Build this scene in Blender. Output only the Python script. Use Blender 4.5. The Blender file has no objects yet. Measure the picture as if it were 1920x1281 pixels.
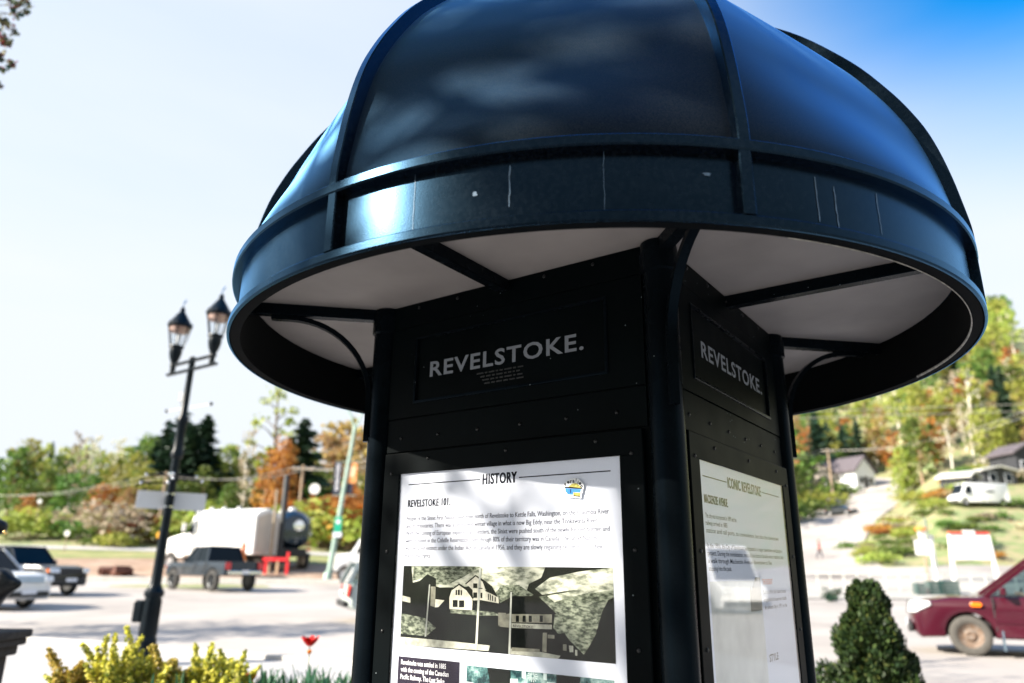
import bpy, bmesh, math, random
import numpy as np
from mathutils import Vector, Matrix
R = math.radians
PI = math.pi
sc = bpy.context.scene
COL = sc.collection

# ---------------------------------------------------------------- camera, sky, sun, exposure
H = 1.60                                   # eye height
CX, CY = 1.3849, -2.5001
YAW, PIT, ROL, FPX = R(35.149), R(17.205), R(0.570), 1371.0   # focal length in pixels of a 1920 wide picture
_fw = np.array([-math.sin(YAW)*math.cos(PIT), math.cos(YAW)*math.cos(PIT), math.sin(PIT)])
_r0 = np.array([math.cos(YAW), math.sin(YAW), 0.0])
_u0 = np.cross(_r0, _fw)
_rt = _r0*math.cos(ROL) + _u0*math.sin(ROL)
_up = -_r0*math.sin(ROL) + _u0*math.cos(ROL)
camd = bpy.data.cameras.new('camera'); cam = bpy.data.objects.new('camera', camd); COL.objects.link(cam)
cam.matrix_world = Matrix(((_rt[0], _up[0], -_fw[0], CX), (_rt[1], _up[1], -_fw[1], CY), (_rt[2], _up[2], -_fw[2], H), (0, 0, 0, 1)))
camd.sensor_width = 36.0; camd.lens = 36.0*FPX/1920.0
camd.clip_start = 0.05; camd.clip_end = 3000
camd.dof.use_dof = True; camd.dof.focus_distance = 2.27; camd.dof.aperture_fstop = 1.6
camd.dof.aperture_blades = 9
sc.camera = cam

SUN_AZ, SUN_EL = -125.0, 29.5              # degrees; azimuth counter-clockwise from +X
wd = bpy.data.worlds.new("World"); sc.world = wd; wd.use_nodes = True
nt = wd.node_tree; bg = nt.nodes['Background']
sky = nt.nodes.new('ShaderNodeTexSky'); sky.sky_type = 'NISHITA'; sky.sun_disc = False
sky.sun_elevation = R(SUN_EL); sky.sun_rotation = R(90-SUN_AZ); sky.dust_density = 1.4; sky.ozone_density = 1.0
hs = nt.nodes.new('ShaderNodeHueSaturation'); hs.inputs['Saturation'].default_value = 1.9; hs.inputs['Value'].default_value = 0.82
nt.links.new(sky.outputs[0], hs.inputs['Color'])
# thin bright haze over most of the sky, clearing to deep blue high on the side away from the sun
tc = nt.nodes.new('ShaderNodeTexCoord')
def vdot(vec, lo, hi, soft=True):
    vm = nt.nodes.new('ShaderNodeVectorMath'); vm.operation = 'DOT_PRODUCT'; vm.inputs[1].default_value = vec
    mr = nt.nodes.new('ShaderNodeMapRange'); mr.inputs[1].default_value = lo; mr.inputs[2].default_value = hi
    mr.interpolation_type = 'SMOOTHSTEP' if soft else 'LINEAR'
    nt.links.new(tc.outputs['Generated'], vm.inputs[0]); nt.links.new(vm.outputs['Value'], mr.inputs[0]); return mr.outputs[0]
def vmath(op, a, b):
    n = nt.nodes.new('ShaderNodeMath'); n.operation = op; nt.links.new(a, n.inputs[0]); nt.links.new(b, n.inputs[1]); return n.outputs[0]
clear = vmath('MAXIMUM', vmath('MULTIPLY', vdot((0.35, 0.55, 0.758), 0.73, 0.92), vdot((0, 0, 1), 0.30, 0.60)), vdot((0, 0, 1), 0.66, 0.92))
el_ = nt.nodes.new('ShaderNodeMath'); el_.operation = 'MULTIPLY'; el_.inputs[1].default_value = 0.17; nt.links.new(vdot((-0.12, 0.12, 0.98), 0.34, 0.80), el_.inputs[0])
clear = vmath('MAXIMUM', clear, el_.outputs[0])
mp = nt.nodes.new('ShaderNodeMapping'); mp.inputs['Rotation'].default_value = (0.35, 0.5, 1.0); mp.inputs['Scale'].default_value = (1.2, 1.2, 6.0)
nz = nt.nodes.new('ShaderNodeTexNoise'); nz.inputs['Scale'].default_value = 1.3; nz.inputs['Detail'].default_value = 4
m1 = nt.nodes.new('ShaderNodeMath'); m1.operation = 'MULTIPLY_ADD'; m1.inputs[1].default_value = -0.25; m1.inputs[2].default_value = 0.12
m2 = nt.nodes.new('ShaderNodeMath'); m2.operation = 'ADD'; m2.use_clamp = True
m3 = nt.nodes.new('ShaderNodeMath'); m3.operation = 'SUBTRACT'; m3.inputs[0].default_value = 1.0; m3.use_clamp = True
mx = nt.nodes.new('ShaderNodeMixRGB'); mx.inputs[2].default_value = (2.12, 2.26, 2.42, 1)
nt.links.new(tc.outputs['Generated'], mp.inputs[0]); nt.links.new(mp.outputs[0], nz.inputs[0]); nt.links.new(nz.outputs[0], m1.inputs[0])
nt.links.new(clear, m2.inputs[0]); nt.links.new(m1.outputs[0], m2.inputs[1]); nt.links.new(m2.outputs[0], m3.inputs[1])
nt.links.new(m3.outputs[0], mx.inputs[0]); nt.links.new(hs.outputs[0], mx.inputs[1]); nt.links.new(mx.outputs[0], bg.inputs[0])
bg.inputs[1].default_value = 0.15
sund = bpy.data.lights.new('sun', 'SUN'); sund.energy = 4.9; sund.angle = R(0.53); sund.color = (1.0, 0.92, 0.80)
suno = bpy.data.objects.new('sun', sund); COL.objects.link(suno)
_sv = Vector((math.cos(R(SUN_AZ))*math.cos(R(SUN_EL)), math.sin(R(SUN_AZ))*math.cos(R(SUN_EL)), math.sin(R(SUN_EL))))
suno.rotation_euler = _sv.to_track_quat('Z', 'Y').to_euler()
sc.view_settings.view_transform = 'Standard'; sc.view_settings.look = 'None'
sc.view_settings.gamma = 1.0; sc.view_settings.exposure = 1.55
try:
    sc.cycles.use_denoising = True
    sc.cycles.max_bounces = 8; sc.cycles.transparent_max_bounces = 16
except Exception:
    pass

# ---------------------------------------------------------------- frame helpers: s = to the right, d = straight ahead, along the ground
FH = np.array([-math.sin(YAW), math.cos(YAW)])
RH = np.array([math.cos(YAW), math.sin(YAW)])
def W(s, d, z=0.0):
    return Vector((CX + RH[0]*s + FH[0]*d, CY + RH[1]*s + FH[1]*d, z))
def ray(x, y):
    v = _fw + _rt*(x-960)/FPX - _up*(y-640.5)/FPX
    return v/np.linalg.norm(v)
def at(x, y, dist):                         # the point seen at pixel x, y of the photograph at a ground distance straight ahead
    v = ray(x, y); k = dist/(v[0]*FH[0]+v[1]*FH[1])
    return Vector((CX+v[0]*k, CY+v[1]*k, H+v[2]*k))
def sd(p):
    a = np.array([p[0]-CX, p[1]-CY]); return float(a@RH), float(a@FH)
def uz(x, y, Y=-0.6):                       # pixel -> (u, z) on the plane of the kiosk's front poster
    v = ray(x, y); k = (Y-CY)/v[1]
    return (CX+v[0]*k, H+v[2]*k)
ANG = [-180, -75, -34, -18.5, 0, 14, 22, 27, 31, 34, 60, 90, 180]
DST = [0, 12, 25, 40, 60, 80, 110, 140, 200, 280, 420]
TAB = [[0,0,0,0,0,0,0,0,0,0,0],
       [0,0,.3,.5,1.5,3,5,8,12,16,20],
       [0,0,.25,.5,2.4,5,8.5,12,19,28,36],
       [0,0,.25,.5,2.2,4.6,8.5,13,20,30,38],
       [0,0,.2,.4,1.6,3.6,8,15,27,50,66],
       [0,0,.1,.3,1.3,3.2,8,16,36,66,84],
       [0,.12,.15,.32,1.4,3.6,9.3,16.5,46,80,100],
       [0,.14,.17,.34,1.9,5.4,11,20,55,92,112],
       [0,.14,.18,.35,2.1,8.2,16.5,29,62,98,120],
       [0,.14,.18,.35,2.1,8.2,17,30,63,98,120],
       [0,.12,.16,.35,2,7,16,28,56,86,105],
       [0,0,0,.2,1,4,10,18,36,50,60],
       [0,0,0,0,0,0,0,0,0,0,0]]
TABN = np.array(TAB, float)
def gz(s, d):
    a = math.degrees(math.atan2(s, d)); r = math.hypot(s, d)*(math.cos(R(min(abs(a), 60))))
    i = max(0, min(len(ANG)-2, int(np.searchsorted(ANG, a))-1)); t = (a-ANG[i])/(ANG[i+1]-ANG[i]); t = t*t*(3-2*t)
    return float(np.interp(r, DST, TABN[i])*(1-t) + np.interp(r, DST, TABN[i+1])*t)
def ground_at(x, dist):                     # ground point in pixel column x at a distance ahead
    p = at(x, 1065, dist); s, d = sd(p); p.z = gz(s, d); return p
HEAD = YAW                                  # world heading of the "s" axis

# ---------------------------------------------------------------- materials
def nodes(name):
    m = bpy.data.materials.new(name); m.use_nodes = True
    return m, m.node_tree, m.node_tree.nodes['Principled BSDF']
def mat(name, col, rough=0.5, metal=0.0, var=0.12, scale=6.0, bump=0.0, bscale=60.0, coat=0.0, spec=0.5, emit=None, detail=4, coord='Object', rvar=0.0, dist=0.002, tint=None, specks=False):
    m, t, b = nodes(name); N, L = t.nodes.new, t.links.new
    b.inputs['Roughness'].default_value = rough; b.inputs['Metallic'].default_value = metal
    b.inputs['Coat Weight'].default_value = coat; b.inputs['Specular IOR Level'].default_value = spec
    if tint: b.inputs['Specular Tint'].default_value = tint+(1,)
    c = N('ShaderNodeTexCoord'); n = N('ShaderNodeTexNoise'); n.inputs['Scale'].default_value = scale; n.inputs['Detail'].default_value = detail
    L(c.outputs[coord], n.inputs['Vector'])
    r = N('ShaderNodeValToRGB'); e = r.color_ramp.elements
    e[0].position = 0.3; e[1].position = 0.7
    e[0].color = tuple(max(0, v*(1-var)) for v in col)+(1,); e[1].color = tuple(min(1, v*(1+var)) for v in col)+(1,)
    L(n.outputs['Fac'], r.inputs[0]); L(r.outputs[0], b.inputs['Base Color'])
    if specks:                               # tiny paint chips and dust specks, thicker in places
        vo = N('ShaderNodeTexVoronoi'); vo.inputs['Scale'].default_value = 70; L(c.outputs[coord], vo.inputs['Vector'])
        cut = N('ShaderNodeMath'); cut.operation = 'LESS_THAN'; cut.inputs[1].default_value = 0.13; L(vo.outputs['Distance'], cut.inputs[0])
        sep = N('ShaderNodeSeparateColor'); L(vo.outputs['Color'], sep.inputs[0]); pk = N('ShaderNodeMath'); pk.operation = 'GREATER_THAN'; pk.inputs[1].default_value = 0.975; L(sep.outputs[0], pk.inputs[0])
        np_ = N('ShaderNodeTexNoise'); np_.inputs['Scale'].default_value = 2.2; L(c.outputs[coord], np_.inputs['Vector']); gt = N('ShaderNodeMath'); gt.operation = 'GREATER_THAN'; gt.inputs[1].default_value = 0.50; L(np_.outputs['Fac'], gt.inputs[0])
        m_a = N('ShaderNodeMath'); m_a.operation = 'MULTIPLY'; L(cut.outputs[0], m_a.inputs[0]); L(pk.outputs[0], m_a.inputs[1]); m_b = N('ShaderNodeMath'); m_b.operation = 'MULTIPLY'; L(m_a.outputs[0], m_b.inputs[0]); L(gt.outputs[0], m_b.inputs[1])
        mxs = N('ShaderNodeMixRGB'); mxs.inputs[2].default_value = (.16, .19, .20, 1); L(m_b.outputs[0], mxs.inputs[0]); L(r.outputs[0], mxs.inputs[1]); L(mxs.outputs[0], b.inputs['Base Color'])
    if rvar:
        q = N('ShaderNodeMapRange'); q.inputs[3].default_value = max(0, rough-rvar); q.inputs[4].default_value = rough+rvar
        n3 = N('ShaderNodeTexNoise'); n3.inputs['Scale'].default_value = scale*2.7; n3.inputs['Detail'].default_value = 6
        L(c.outputs[coord], n3.inputs['Vector']); L(n3.outputs['Fac'], q.inputs[0]); L(q.outputs[0], b.inputs['Roughness'])
    if bump:
        n2 = N('ShaderNodeTexNoise'); n2.inputs['Scale'].default_value = bscale; n2.inputs['Detail'].default_value = 3
        L(c.outputs[coord], n2.inputs['Vector']); u = N('ShaderNodeBump'); u.inputs['Strength'].default_value = bump; u.inputs['Distance'].default_value = dist
        L(n2.outputs['Fac'], u.inputs['Height']); L(u.outputs[0], b.inputs['Normal'])
    if emit: b.inputs['Emission Color'].default_value = emit[0]+(1,); b.inputs['Emission Strength'].default_value = emit[1]
    return m
def leafmat(name, cols, rough=0.55, transl=0.35, hv=0.06):
    m, t, b = nodes(name); N, L = t.nodes.new, t.links.new
    g = N('ShaderNodeNewGeometry'); o = N('ShaderNodeObjectInfo'); r = N('ShaderNodeValToRGB'); r.color_ramp.interpolation = 'LINEAR'
    e = r.color_ramp.elements
    while len(e) < len(cols): e.new(0.5)
    for i, c in enumerate(cols): e[i].position = i/(len(cols)-1); e[i].color = tuple(c)+(1,)
    h = N('ShaderNodeHueSaturation')
    a = N('ShaderNodeMapRange'); a.inputs[3].default_value = 0.5-hv*0.5; a.inputs[4].default_value = 0.5+hv*0.5
    v = N('ShaderNodeMapRange'); v.inputs[3].default_value = 0.75; v.inputs[4].default_value = 1.25
    L(o.outputs['Random'], a.inputs[0]); L(o.outputs['Random'], v.inputs[0]); L(a.outputs[0], h.inputs['Hue']); L(v.outputs[0], h.inputs['Value'])
    L(g.outputs['Random Per Island'], r.inputs[0]); L(r.outputs[0], h.inputs['Color'])
    L(h.outputs[0], b.inputs['Base Color']); b.inputs['Roughness'].default_value = rough; b.inputs['Specular IOR Level'].default_value = 0.3
    tr = N('ShaderNodeBsdfTranslucent'); L(h.outputs[0], tr.inputs[0]); ms = N('ShaderNodeMixShader'); ms.inputs[0].default_value = transl
    L(b.outputs[0], ms.inputs[1]); L(tr.outputs[0], ms.inputs[2]); L(ms.outputs[0], t.nodes['Material Output'].inputs[0])
    return m
def glassmat(name, tint=(1, 1, 1), refl=0.04, rough=0.02):
    m, t, b = nodes(name); N, L = t.nodes.new, t.links.new; t.nodes.remove(b)
    tr = N('ShaderNodeBsdfTransparent'); tr.inputs[0].default_value = tint+(1,)
    gl = N('ShaderNodeBsdfGlossy'); gl.inputs['Roughness'].default_value = rough
    lw = N('ShaderNodeLayerWeight'); lw.inputs[0].default_value = 0.5
    pw = N('ShaderNodeMath'); pw.operation = 'POWER'; pw.inputs[1].default_value = 5.0
    f = N('ShaderNodeMath'); f.operation = 'MULTIPLY_ADD'; f.inputs[1].default_value = 1-refl; f.inputs[2].default_value = refl
    L(lw.outputs['Facing'], pw.inputs[0]); L(pw.outputs[0], f.inputs[0])
    ms = N('ShaderNodeMixShader'); L(f.outputs[0], ms.inputs[0]); L(tr.outputs[0], ms.inputs[1]); L(gl.outputs[0], ms.inputs[2])
    L(ms.outputs[0], t.nodes['Material Output'].inputs[0])
    return m
def multimat(name, cols, scale=4, rough=0.8, detail=6, bump=0.0, bscale=30, coord='Object', stops=None, dist=0.03, spec=0.5, stretch=None):
    m, t, b = nodes(name); N, L = t.nodes.new, t.links.new
    b.inputs['Specular IOR Level'].default_value = spec
    c = N('ShaderNodeTexCoord'); n = N('ShaderNodeTexNoise'); n.inputs['Scale'].default_value = scale; n.inputs['Detail'].default_value = detail; n.inputs['Roughness'].default_value = 0.62
    if stretch:
        mpg = N('ShaderNodeMapping'); mpg.inputs['Rotation'].default_value = stretch[0]; mpg.inputs['Scale'].default_value = stretch[1]; L(c.outputs[coord], mpg.inputs[0])
    r = N('ShaderNodeValToRGB'); e = r.color_ramp.elements
    while len(e) < len(cols): e.new(0.5)
    for i, cc in enumerate(cols):
        e[i].position = stops[i] if stops else 0.3+0.4*i/(len(cols)-1); e[i].color = tuple(cc)+(1,)
    L(mpg.outputs[0] if stretch else c.outputs[coord], n.inputs['Vector']); L(n.outputs['Fac'], r.inputs[0]); L(r.outputs[0], b.inputs['Base Color']); b.inputs['Roughness'].default_value = rough
    if bump:
        n2 = N('ShaderNodeTexNoise'); n2.inputs['Scale'].default_value = bscale; n2.inputs['Detail'].default_value = 5
        L(c.outputs[coord], n2.inputs['Vector']); u = N('ShaderNodeBump'); u.inputs['Strength'].default_value = bump; u.inputs['Distance'].default_value = dist
        L(n2.outputs['Fac'], u.inputs['Height']); L(u.outputs[0], b.inputs['Normal'])
    return m

BT = (0.32, 0.62, 1.0)
def gloss_black(name, base, tint, rough, f0, bump, bscale, dist, grain):
    m, t, b = nodes(name); N, L = t.nodes.new, t.links.new
    b.inputs['Roughness'].default_value = 0.9; b.inputs['Specular IOR Level'].default_value = 0.0
    c = N('ShaderNodeTexCoord'); n = N('ShaderNodeTexNoise'); n.inputs['Scale'].default_value = grain; n.inputs['Detail'].default_value = 2
    r = N('ShaderNodeValToRGB'); e = r.color_ramp.elements; e[0].position = .35; e[1].position = .75
    e[0].color = tuple(v*.35 for v in base)+(1,); e[1].color = tuple(v*1.8 for v in base)+(1,)
    L(c.outputs['Object'], n.inputs['Vector']); L(n.outputs['Fac'], r.inputs[0]); L(r.outputs[0], b.inputs['Base Color'])
    g = N('ShaderNodeBsdfGlossy'); g.inputs['Color'].default_value = tint+(1,)
    n3 = N('ShaderNodeTexNoise'); n3.inputs['Scale'].default_value = 5; n3.inputs['Detail'].default_value = 6; L(c.outputs['Object'], n3.inputs['Vector'])
    q = N('ShaderNodeMapRange'); q.inputs[3].default_value = rough*.8; q.inputs[4].default_value = rough*1.2; L(n3.outputs['Fac'], q.inputs[0]); L(q.outputs[0], g.inputs['Roughness'])
    n2 = N('ShaderNodeTexNoise'); n2.inputs['Scale'].default_value = bscale; n2.inputs['Detail'].default_value = 3; L(c.outputs['Object'], n2.inputs['Vector'])
    u = N('ShaderNodeBump'); u.inputs['Strength'].default_value = bump; u.inputs['Distance'].default_value = dist; L(n2.outputs['Fac'], u.inputs['Height']); L(u.outputs[0], g.inputs['Normal'])
    lw = N('ShaderNodeLayerWeight'); lw.inputs[0].default_value = .5; pw = N('ShaderNodeMath'); pw.operation = 'POWER'; pw.inputs[1].default_value = 4.2
    f = N('ShaderNodeMath'); f.operation = 'MULTIPLY_ADD'; f.inputs[1].default_value = 1-f0; f.inputs[2].default_value = f0
    L(lw.outputs['Facing'], pw.inputs[0]); L(pw.outputs[0], f.inputs[0]); ms = N('ShaderNodeMixShader')
    L(f.outputs[0], ms.inputs[0]); L(b.outputs[0], ms.inputs[1]); L(g.outputs[0], ms.inputs[2]); L(ms.outputs[0], t.nodes['Material Output'].inputs[0])
    return m
BT = (0.28, 0.62, 1.0)  # blue put into the gloss of the black paints to strengthen mirrored sky
M_DOME = gloss_black('black_canopy', (0.010, 0.0098, 0.009), (0.24, 0.58, 1.0), 0.54, 0.017, 0.5, 420, 0.0007, 300)
M_BAND = gloss_black('black_band_paint', (0.003, 0.004, 0.005), (0.27, 0.60, 1.0), 0.26, 0.020, 0.25, 260, 0.0005, 80)
M_BLACK = mat('black_paint', (0.003, 0.0045, 0.006), 0.27, 0, 0.25, 5, 0.2, 160, spec=0.06, rvar=0.08, dist=0.0006, tint=BT, specks=True)
M_PANEL = mat('black_panel_paint', (0.0010, 0.0024, 0.0030), 0.46, 0, 0.3, 3, 0.12, 120, spec=0.04, rvar=0.08, dist=0.0006, specks=True)
M_SCREW = mat('dark_screw_metal', (0.02, 0.021, 0.022), 0.35, 0.6, 0.2, 30)
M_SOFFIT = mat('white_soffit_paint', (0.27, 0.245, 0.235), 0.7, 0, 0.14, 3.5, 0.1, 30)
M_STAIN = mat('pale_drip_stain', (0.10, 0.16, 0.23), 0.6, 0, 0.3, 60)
M_LETTER = mat('pale_grey_lettering', (0.20, 0.22, 0.25), 0.5, 0, 0.03, 20, spec=0.1)
M_FAINT = mat('dark_grey_print', (0.009, 0.010, 0.012), 0.5, 0, 0.1, 20)
M_PAPER = mat('poster_paper', (0.74, 0.78, 0.88), 0.6, 0, 0.02, 3, spec=0.05)
M_INK = mat('black_ink', (0.005, 0.006, 0.012), 0.6, 0, 0.1, 30, spec=0.05)
M_INKSOFT = mat('body_text_ink', (0.010, 0.012, 0.03), 0.6, 0, 0.1, 30, spec=0.05)
M_ORANGEINK = mat('orange_ink', (0.75, 0.16, 0.05), 0.6, 0, 0.1, 30, spec=0.05)
M_WHITEINK = mat('white_ink', (0.78, 0.78, 0.82), 0.6, 0, 0.03, 30, spec=0.05)
M_DARKBOX = mat('dark_print_box', (0.018, 0.014, 0.028), 0.6, 0, 0.15, 10, spec=0.05)
M_GLASS = glassmat('case_glass', refl=0.014)
M_PH_DARK = multimat('photo_dark_tone', [(0.0008, 0.0022, 0.0020), (0.002, 0.0042, 0.0036), (0.007, 0.010, 0.008)], 30, 0.6, 8, spec=0.05)
M_PH_SNOW = multimat('photo_snow_slope', [(0.025, 0.035, 0.028), (0.20, 0.22, 0.17), (0.55, 0.57, 0.46), (0.74, 0.74, 0.64)], 20, 0.6, 12, stops=[0.30, 0.42, 0.54, 0.70], spec=0.05, stretch=((0, 0.9, 0), (1.0, 1.0, 2.4)))
M_PH_BRUSH = multimat('photo_brushy_slope', [(0.010, 0.014, 0.011), (0.07, 0.085, 0.06), (0.24, 0.27, 0.20), (0.40, 0.43, 0.33)], 55, 0.6, 12, stops=[0.32, 0.45, 0.57, 0.75], spec=0.05, stretch=((0, -0.8, 0), (1.0, 1.0, 2.2)))
M_PH_WHITE = mat('photo_white_tone', (0.60, 0.59, 0.49), 0.6, 0, 0.22, 60, spec=0.05)
M_PH_MID = mat('photo_mid_tone', (0.20, 0.20, 0.155), 0.6, 0, 0.35, 50, spec=0.05)
M_PH_ROOF = mat('photo_roof_tone', (0.002, 0.004, 0.0036), 0.6, 0, 0.2, 40, spec=0.05)
M_PH_POLE = mat('photo_pole_tone', (0.38, 0.40, 0.36), 0.6, 0, 0.25, 30, spec=0.05)
M_PH_SIGN = mat('photo_board_tone', (0.40, 0.41, 0.34), 0.6, 0, 0.35, 40, spec=0.05)
M_PH_TEAL = multimat('photo_teal_tone', [(0.01, 0.03, 0.035), (0.06, 0.15, 0.15), (0.30, 0.42, 0.40)], 34, 0.6, 9, stops=[0.38, 0.5, 0.64], spec=0.05)
M_PH_TEALW = mat('photo_pale_teal', (0.55, 0.66, 0.64), 0.6, 0, 0.15, 40, spec=0.05)
M_PH_GREY = mat('photo_flat_grey', (0.30, 0.29, 0.25), 0.6, 0, 0.12, 20, spec=0.05)
M_STK_BLUE = mat('sticker_blue', (0.02, 0.22, 0.62), 0.35, 0, 0.3, 120)
M_STK_YEL = mat('sticker_yellow', (0.42, 0.38, 0.07), 0.35, 0, 0.35, 200)
M_STK_WHITE = mat('sticker_white', (0.80, 0.83, 0.85), 0.35, 0, 0.02, 20)

M_GROUND = multimat('hill_ground', [(0.10, 0.15, 0.05), (0.19, 0.24, 0.09), (0.32, 0.27, 0.15), (0.17, 0.23, 0.08), (0.36, 0.29, 0.18)], 0.22, 0.95, 9, 0.5, 1.2, stops=[0.3, 0.42, 0.5, 0.58, 0.7])
M_ASPHALT = multimat('pale_worn_asphalt', [(0.26, 0.235, 0.215), (0.35, 0.318, 0.29), (0.385, 0.352, 0.325), (0.43, 0.395, 0.365)], 0.22, 0.9, 12, 0.4, 90, dist=0.004, stops=[.3, .45, .55, .68])
M_PAVING = multimat('plaza_concrete', [(0.38, 0.365, 0.35), (0.46, 0.44, 0.43)], 0.8, 0.9, 7, 0.3, 60, dist=0.004)
M_KERB = mat('kerb_concrete', (0.48, 0.46, 0.43), 0.9, 0, 0.12, 3, 0.3, 40)
M_GRAVEL = multimat('brown_gravel', [(0.21, 0.13, 0.085), (0.33, 0.22, 0.15), (0.42, 0.33, 0.25)], 0.7, 0.95, 8, 0.4, 14)
M_PALEGRAVEL = multimat('pale_gravel', [(0.33, 0.31, 0.28), (0.44, 0.42, 0.38)], 0.5, 0.95, 8, 0.4, 14)
M_GRASS = multimat('verge_grass', [(0.15, 0.19, 0.06), (0.24, 0.25, 0.09), (0.36, 0.30, 0.15)], 0.5, 0.95, 8, 0.6, 12)
M_SOIL = multimat('bed_soil', [(0.03, 0.022, 0.016), (0.07, 0.05, 0.036)], 5, 0.95, 6, 0.6, 40)

# ---------------------------------------------------------------- mesh helpers
class MB:
    def __init__(s): s.v = []; s.f = []; s.m = []; s.mi = 0
    def add(s, vs, fs):
        o = len(s.v); s.v += [tuple(p) for p in vs]; s.f += [tuple(i+o for i in f) for f in fs]; s.m += [s.mi]*len(fs)
    def box(s, c, size, rot=None, taper=1.0):
        x, y, z = [k/2 for k in size]
        vs = [Vector((a*x*(taper if e > 0 else 1), b*y*(taper if e > 0 else 1), e*z)) for e in (-1, 1) for a, b in ((-1, -1), (1, -1), (1, 1), (-1, 1))]
        if rot is not None: vs = [rot @ v for v in vs]
        s.add([v+Vector(c) for v in vs], [(3, 2, 1, 0), (4, 5, 6, 7), (0, 1, 5, 4), (1, 2, 6, 5), (2, 3, 7, 6), (3, 0, 4, 7)])
    def bar(s, p, q, w, h, up=(0, 0, 1)):
        p, q = Vector(p), Vector(q); d = (q-p); L = d.length; d.normalize(); u = Vector(up)
        a = d.cross(u)
        if a.length < 1e-4: a = d.cross(Vector((1, 0, 0)))
        a.normalize(); b = a.cross(d)
        rot = Matrix((a, d, b)).transposed()
        s.box((p+q)/2, (w, L, h), rot)
    def tube(s, pts, rad, n=8, cap=True):
        pts = [Vector(p) for p in pts]
        rad = rad if isinstance(rad, (list, tuple)) else [rad]*len(pts)
        vs = []; fs = []; a = None
        for i, p in enumerate(pts):
            d = (pts[min(i+1, len(pts)-1)]-pts[max(i-1, 0)]).normalized()
            if a is None: a = d.cross(Vector((0.31, 0.17, 0.94)) if abs(d.z) < 0.9 else Vector((1, 0.1, 0))).normalized()
            else:
                a = (a - d*a.dot(d)).normalized()
            b = d.cross(a)
            for k in range(n):
                t = 2*PI*k/n; vs.append(p + (a*math.cos(t)+b*math.sin(t))*rad[i])
        for i in range(len(pts)-1):
            for k in range(n):
                k2 = (k+1) % n; fs.append((i*n+k, i*n+k2, (i+1)*n+k2, (i+1)*n+k))
        if cap: fs.append(tuple(range(n))[::-1]); fs.append(tuple((len(pts)-1)*n+k for k in range(n)))
        s.add(vs, fs)
    def lathe(s, prof, n=32, c=(0, 0, 0), a0=0.0, a1=2*PI, axis='z', closed_prof=False):
        full = abs(a1-a0-2*PI) < 1e-6; m = n if full else n+1
        vs = []; fs = []
        for i in range(m):
            t = a0+(a1-a0)*i/n
            for r, z in prof:
                if axis == 'z': p = (c[0]+r*math.cos(t), c[1]+r*math.sin(t), c[2]+z)
                elif axis == 'y': p = (c[0]+r*math.cos(t), c[1]+z, c[2]+r*math.sin(t))
                else: p = (c[0]+z, c[1]+r*math.cos(t), c[2]+r*math.sin(t))
                vs.append(p)
        k = len(prof); rng = k if closed_prof else k-1
        for i in range(n):
            j = (i+1) % m
            for q in range(rng):
                q2 = (q+1) % k; fs.append((i*k+q, j*k+q, j*k+q2, i*k+q2))
        s.add(vs, fs)
    def poly(s, pts): s.add(pts, [tuple(range(len(pts)))])
    def prism(s, pts, off):                  # closed polygon extruded by a vector
        n = len(pts); o = Vector(off); P = [Vector(p) for p in pts]
        s.add(P+[p+o for p in P], [tuple(range(n))[::-1], tuple(range(n, 2*n))]+[(i, (i+1) % n, (i+1) % n+n, i+n) for i in range(n)])
    def build(s, name, mats, parent=None, smooth=None, bevel=0.0, loc=None, rz=0.0, recalc=True, seg=2):
        me = bpy.data.meshes.new(name); me.from_pydata(s.v, [], s.f)
        mats = mats if isinstance(mats, (list, tuple)) else [mats]
        for m in mats: me.materials.append(m)
        if len(mats) > 1: me.polygons.foreach_set('material_index', s.m)
        if recalc or bevel:
            b = bmesh.new(); b.from_mesh(me)
            if recalc:
                bmesh.ops.remove_doubles(b, verts=b.verts, dist=1e-6); bmesh.ops.recalc_face_normals(b, faces=b.faces)
            if bevel:
                ed = [e for e in b.edges if len(e.link_faces) == 2 and e.calc_face_angle(0) > 0.5]
                bmesh.ops.bevel(b, geom=ed, offset=bevel, segments=seg, affect='EDGES', profile=0.5, clamp_overlap=True)
            b.to_mesh(me); b.free()
        if smooth is not None:
            me.polygons.foreach_set('use_smooth', [True]*len(me.polygons))
            try: me.set_sharp_from_angle(angle=R(smooth))
            except Exception: pass
        me.update()
        o = bpy.data.objects.new(name, me); COL.objects.link(o)
        if parent: o.parent = parent
        if loc is not None: o.location = loc
        o.rotation_euler.z = rz
        return o
def tag(o, label=None, cat=None, group=None, kind=None):
    if label: o['label'] = label
    if cat: o['category'] = cat
    if group: o['group'] = group
    if kind: o['kind'] = kind
    return o
def empty(name, loc, label, cat, rz=0.0, group=None):
    o = bpy.data.objects.new(name, None); COL.objects.link(o); o.location = loc; o.rotation_euler.z = rz; o.empty_display_size = 0.2
    return tag(o, label, cat, group)
def dup(o, loc=None, rz=None, scale=None, label=None, group=None, parent=None):
    c = o.copy(); COL.objects.link(c)
    if parent is not None: c.parent = parent
    if loc is not None: c.location = loc
    if rz is not None: c.rotation_euler.z = rz
    if scale is not None: c.scale = scale if isinstance(scale, (tuple, list)) else (scale,)*3
    if label: c['label'] = label
    if group: c['group'] = group
    for ch in o.children: dup(ch, parent=c)
    return c
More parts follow.
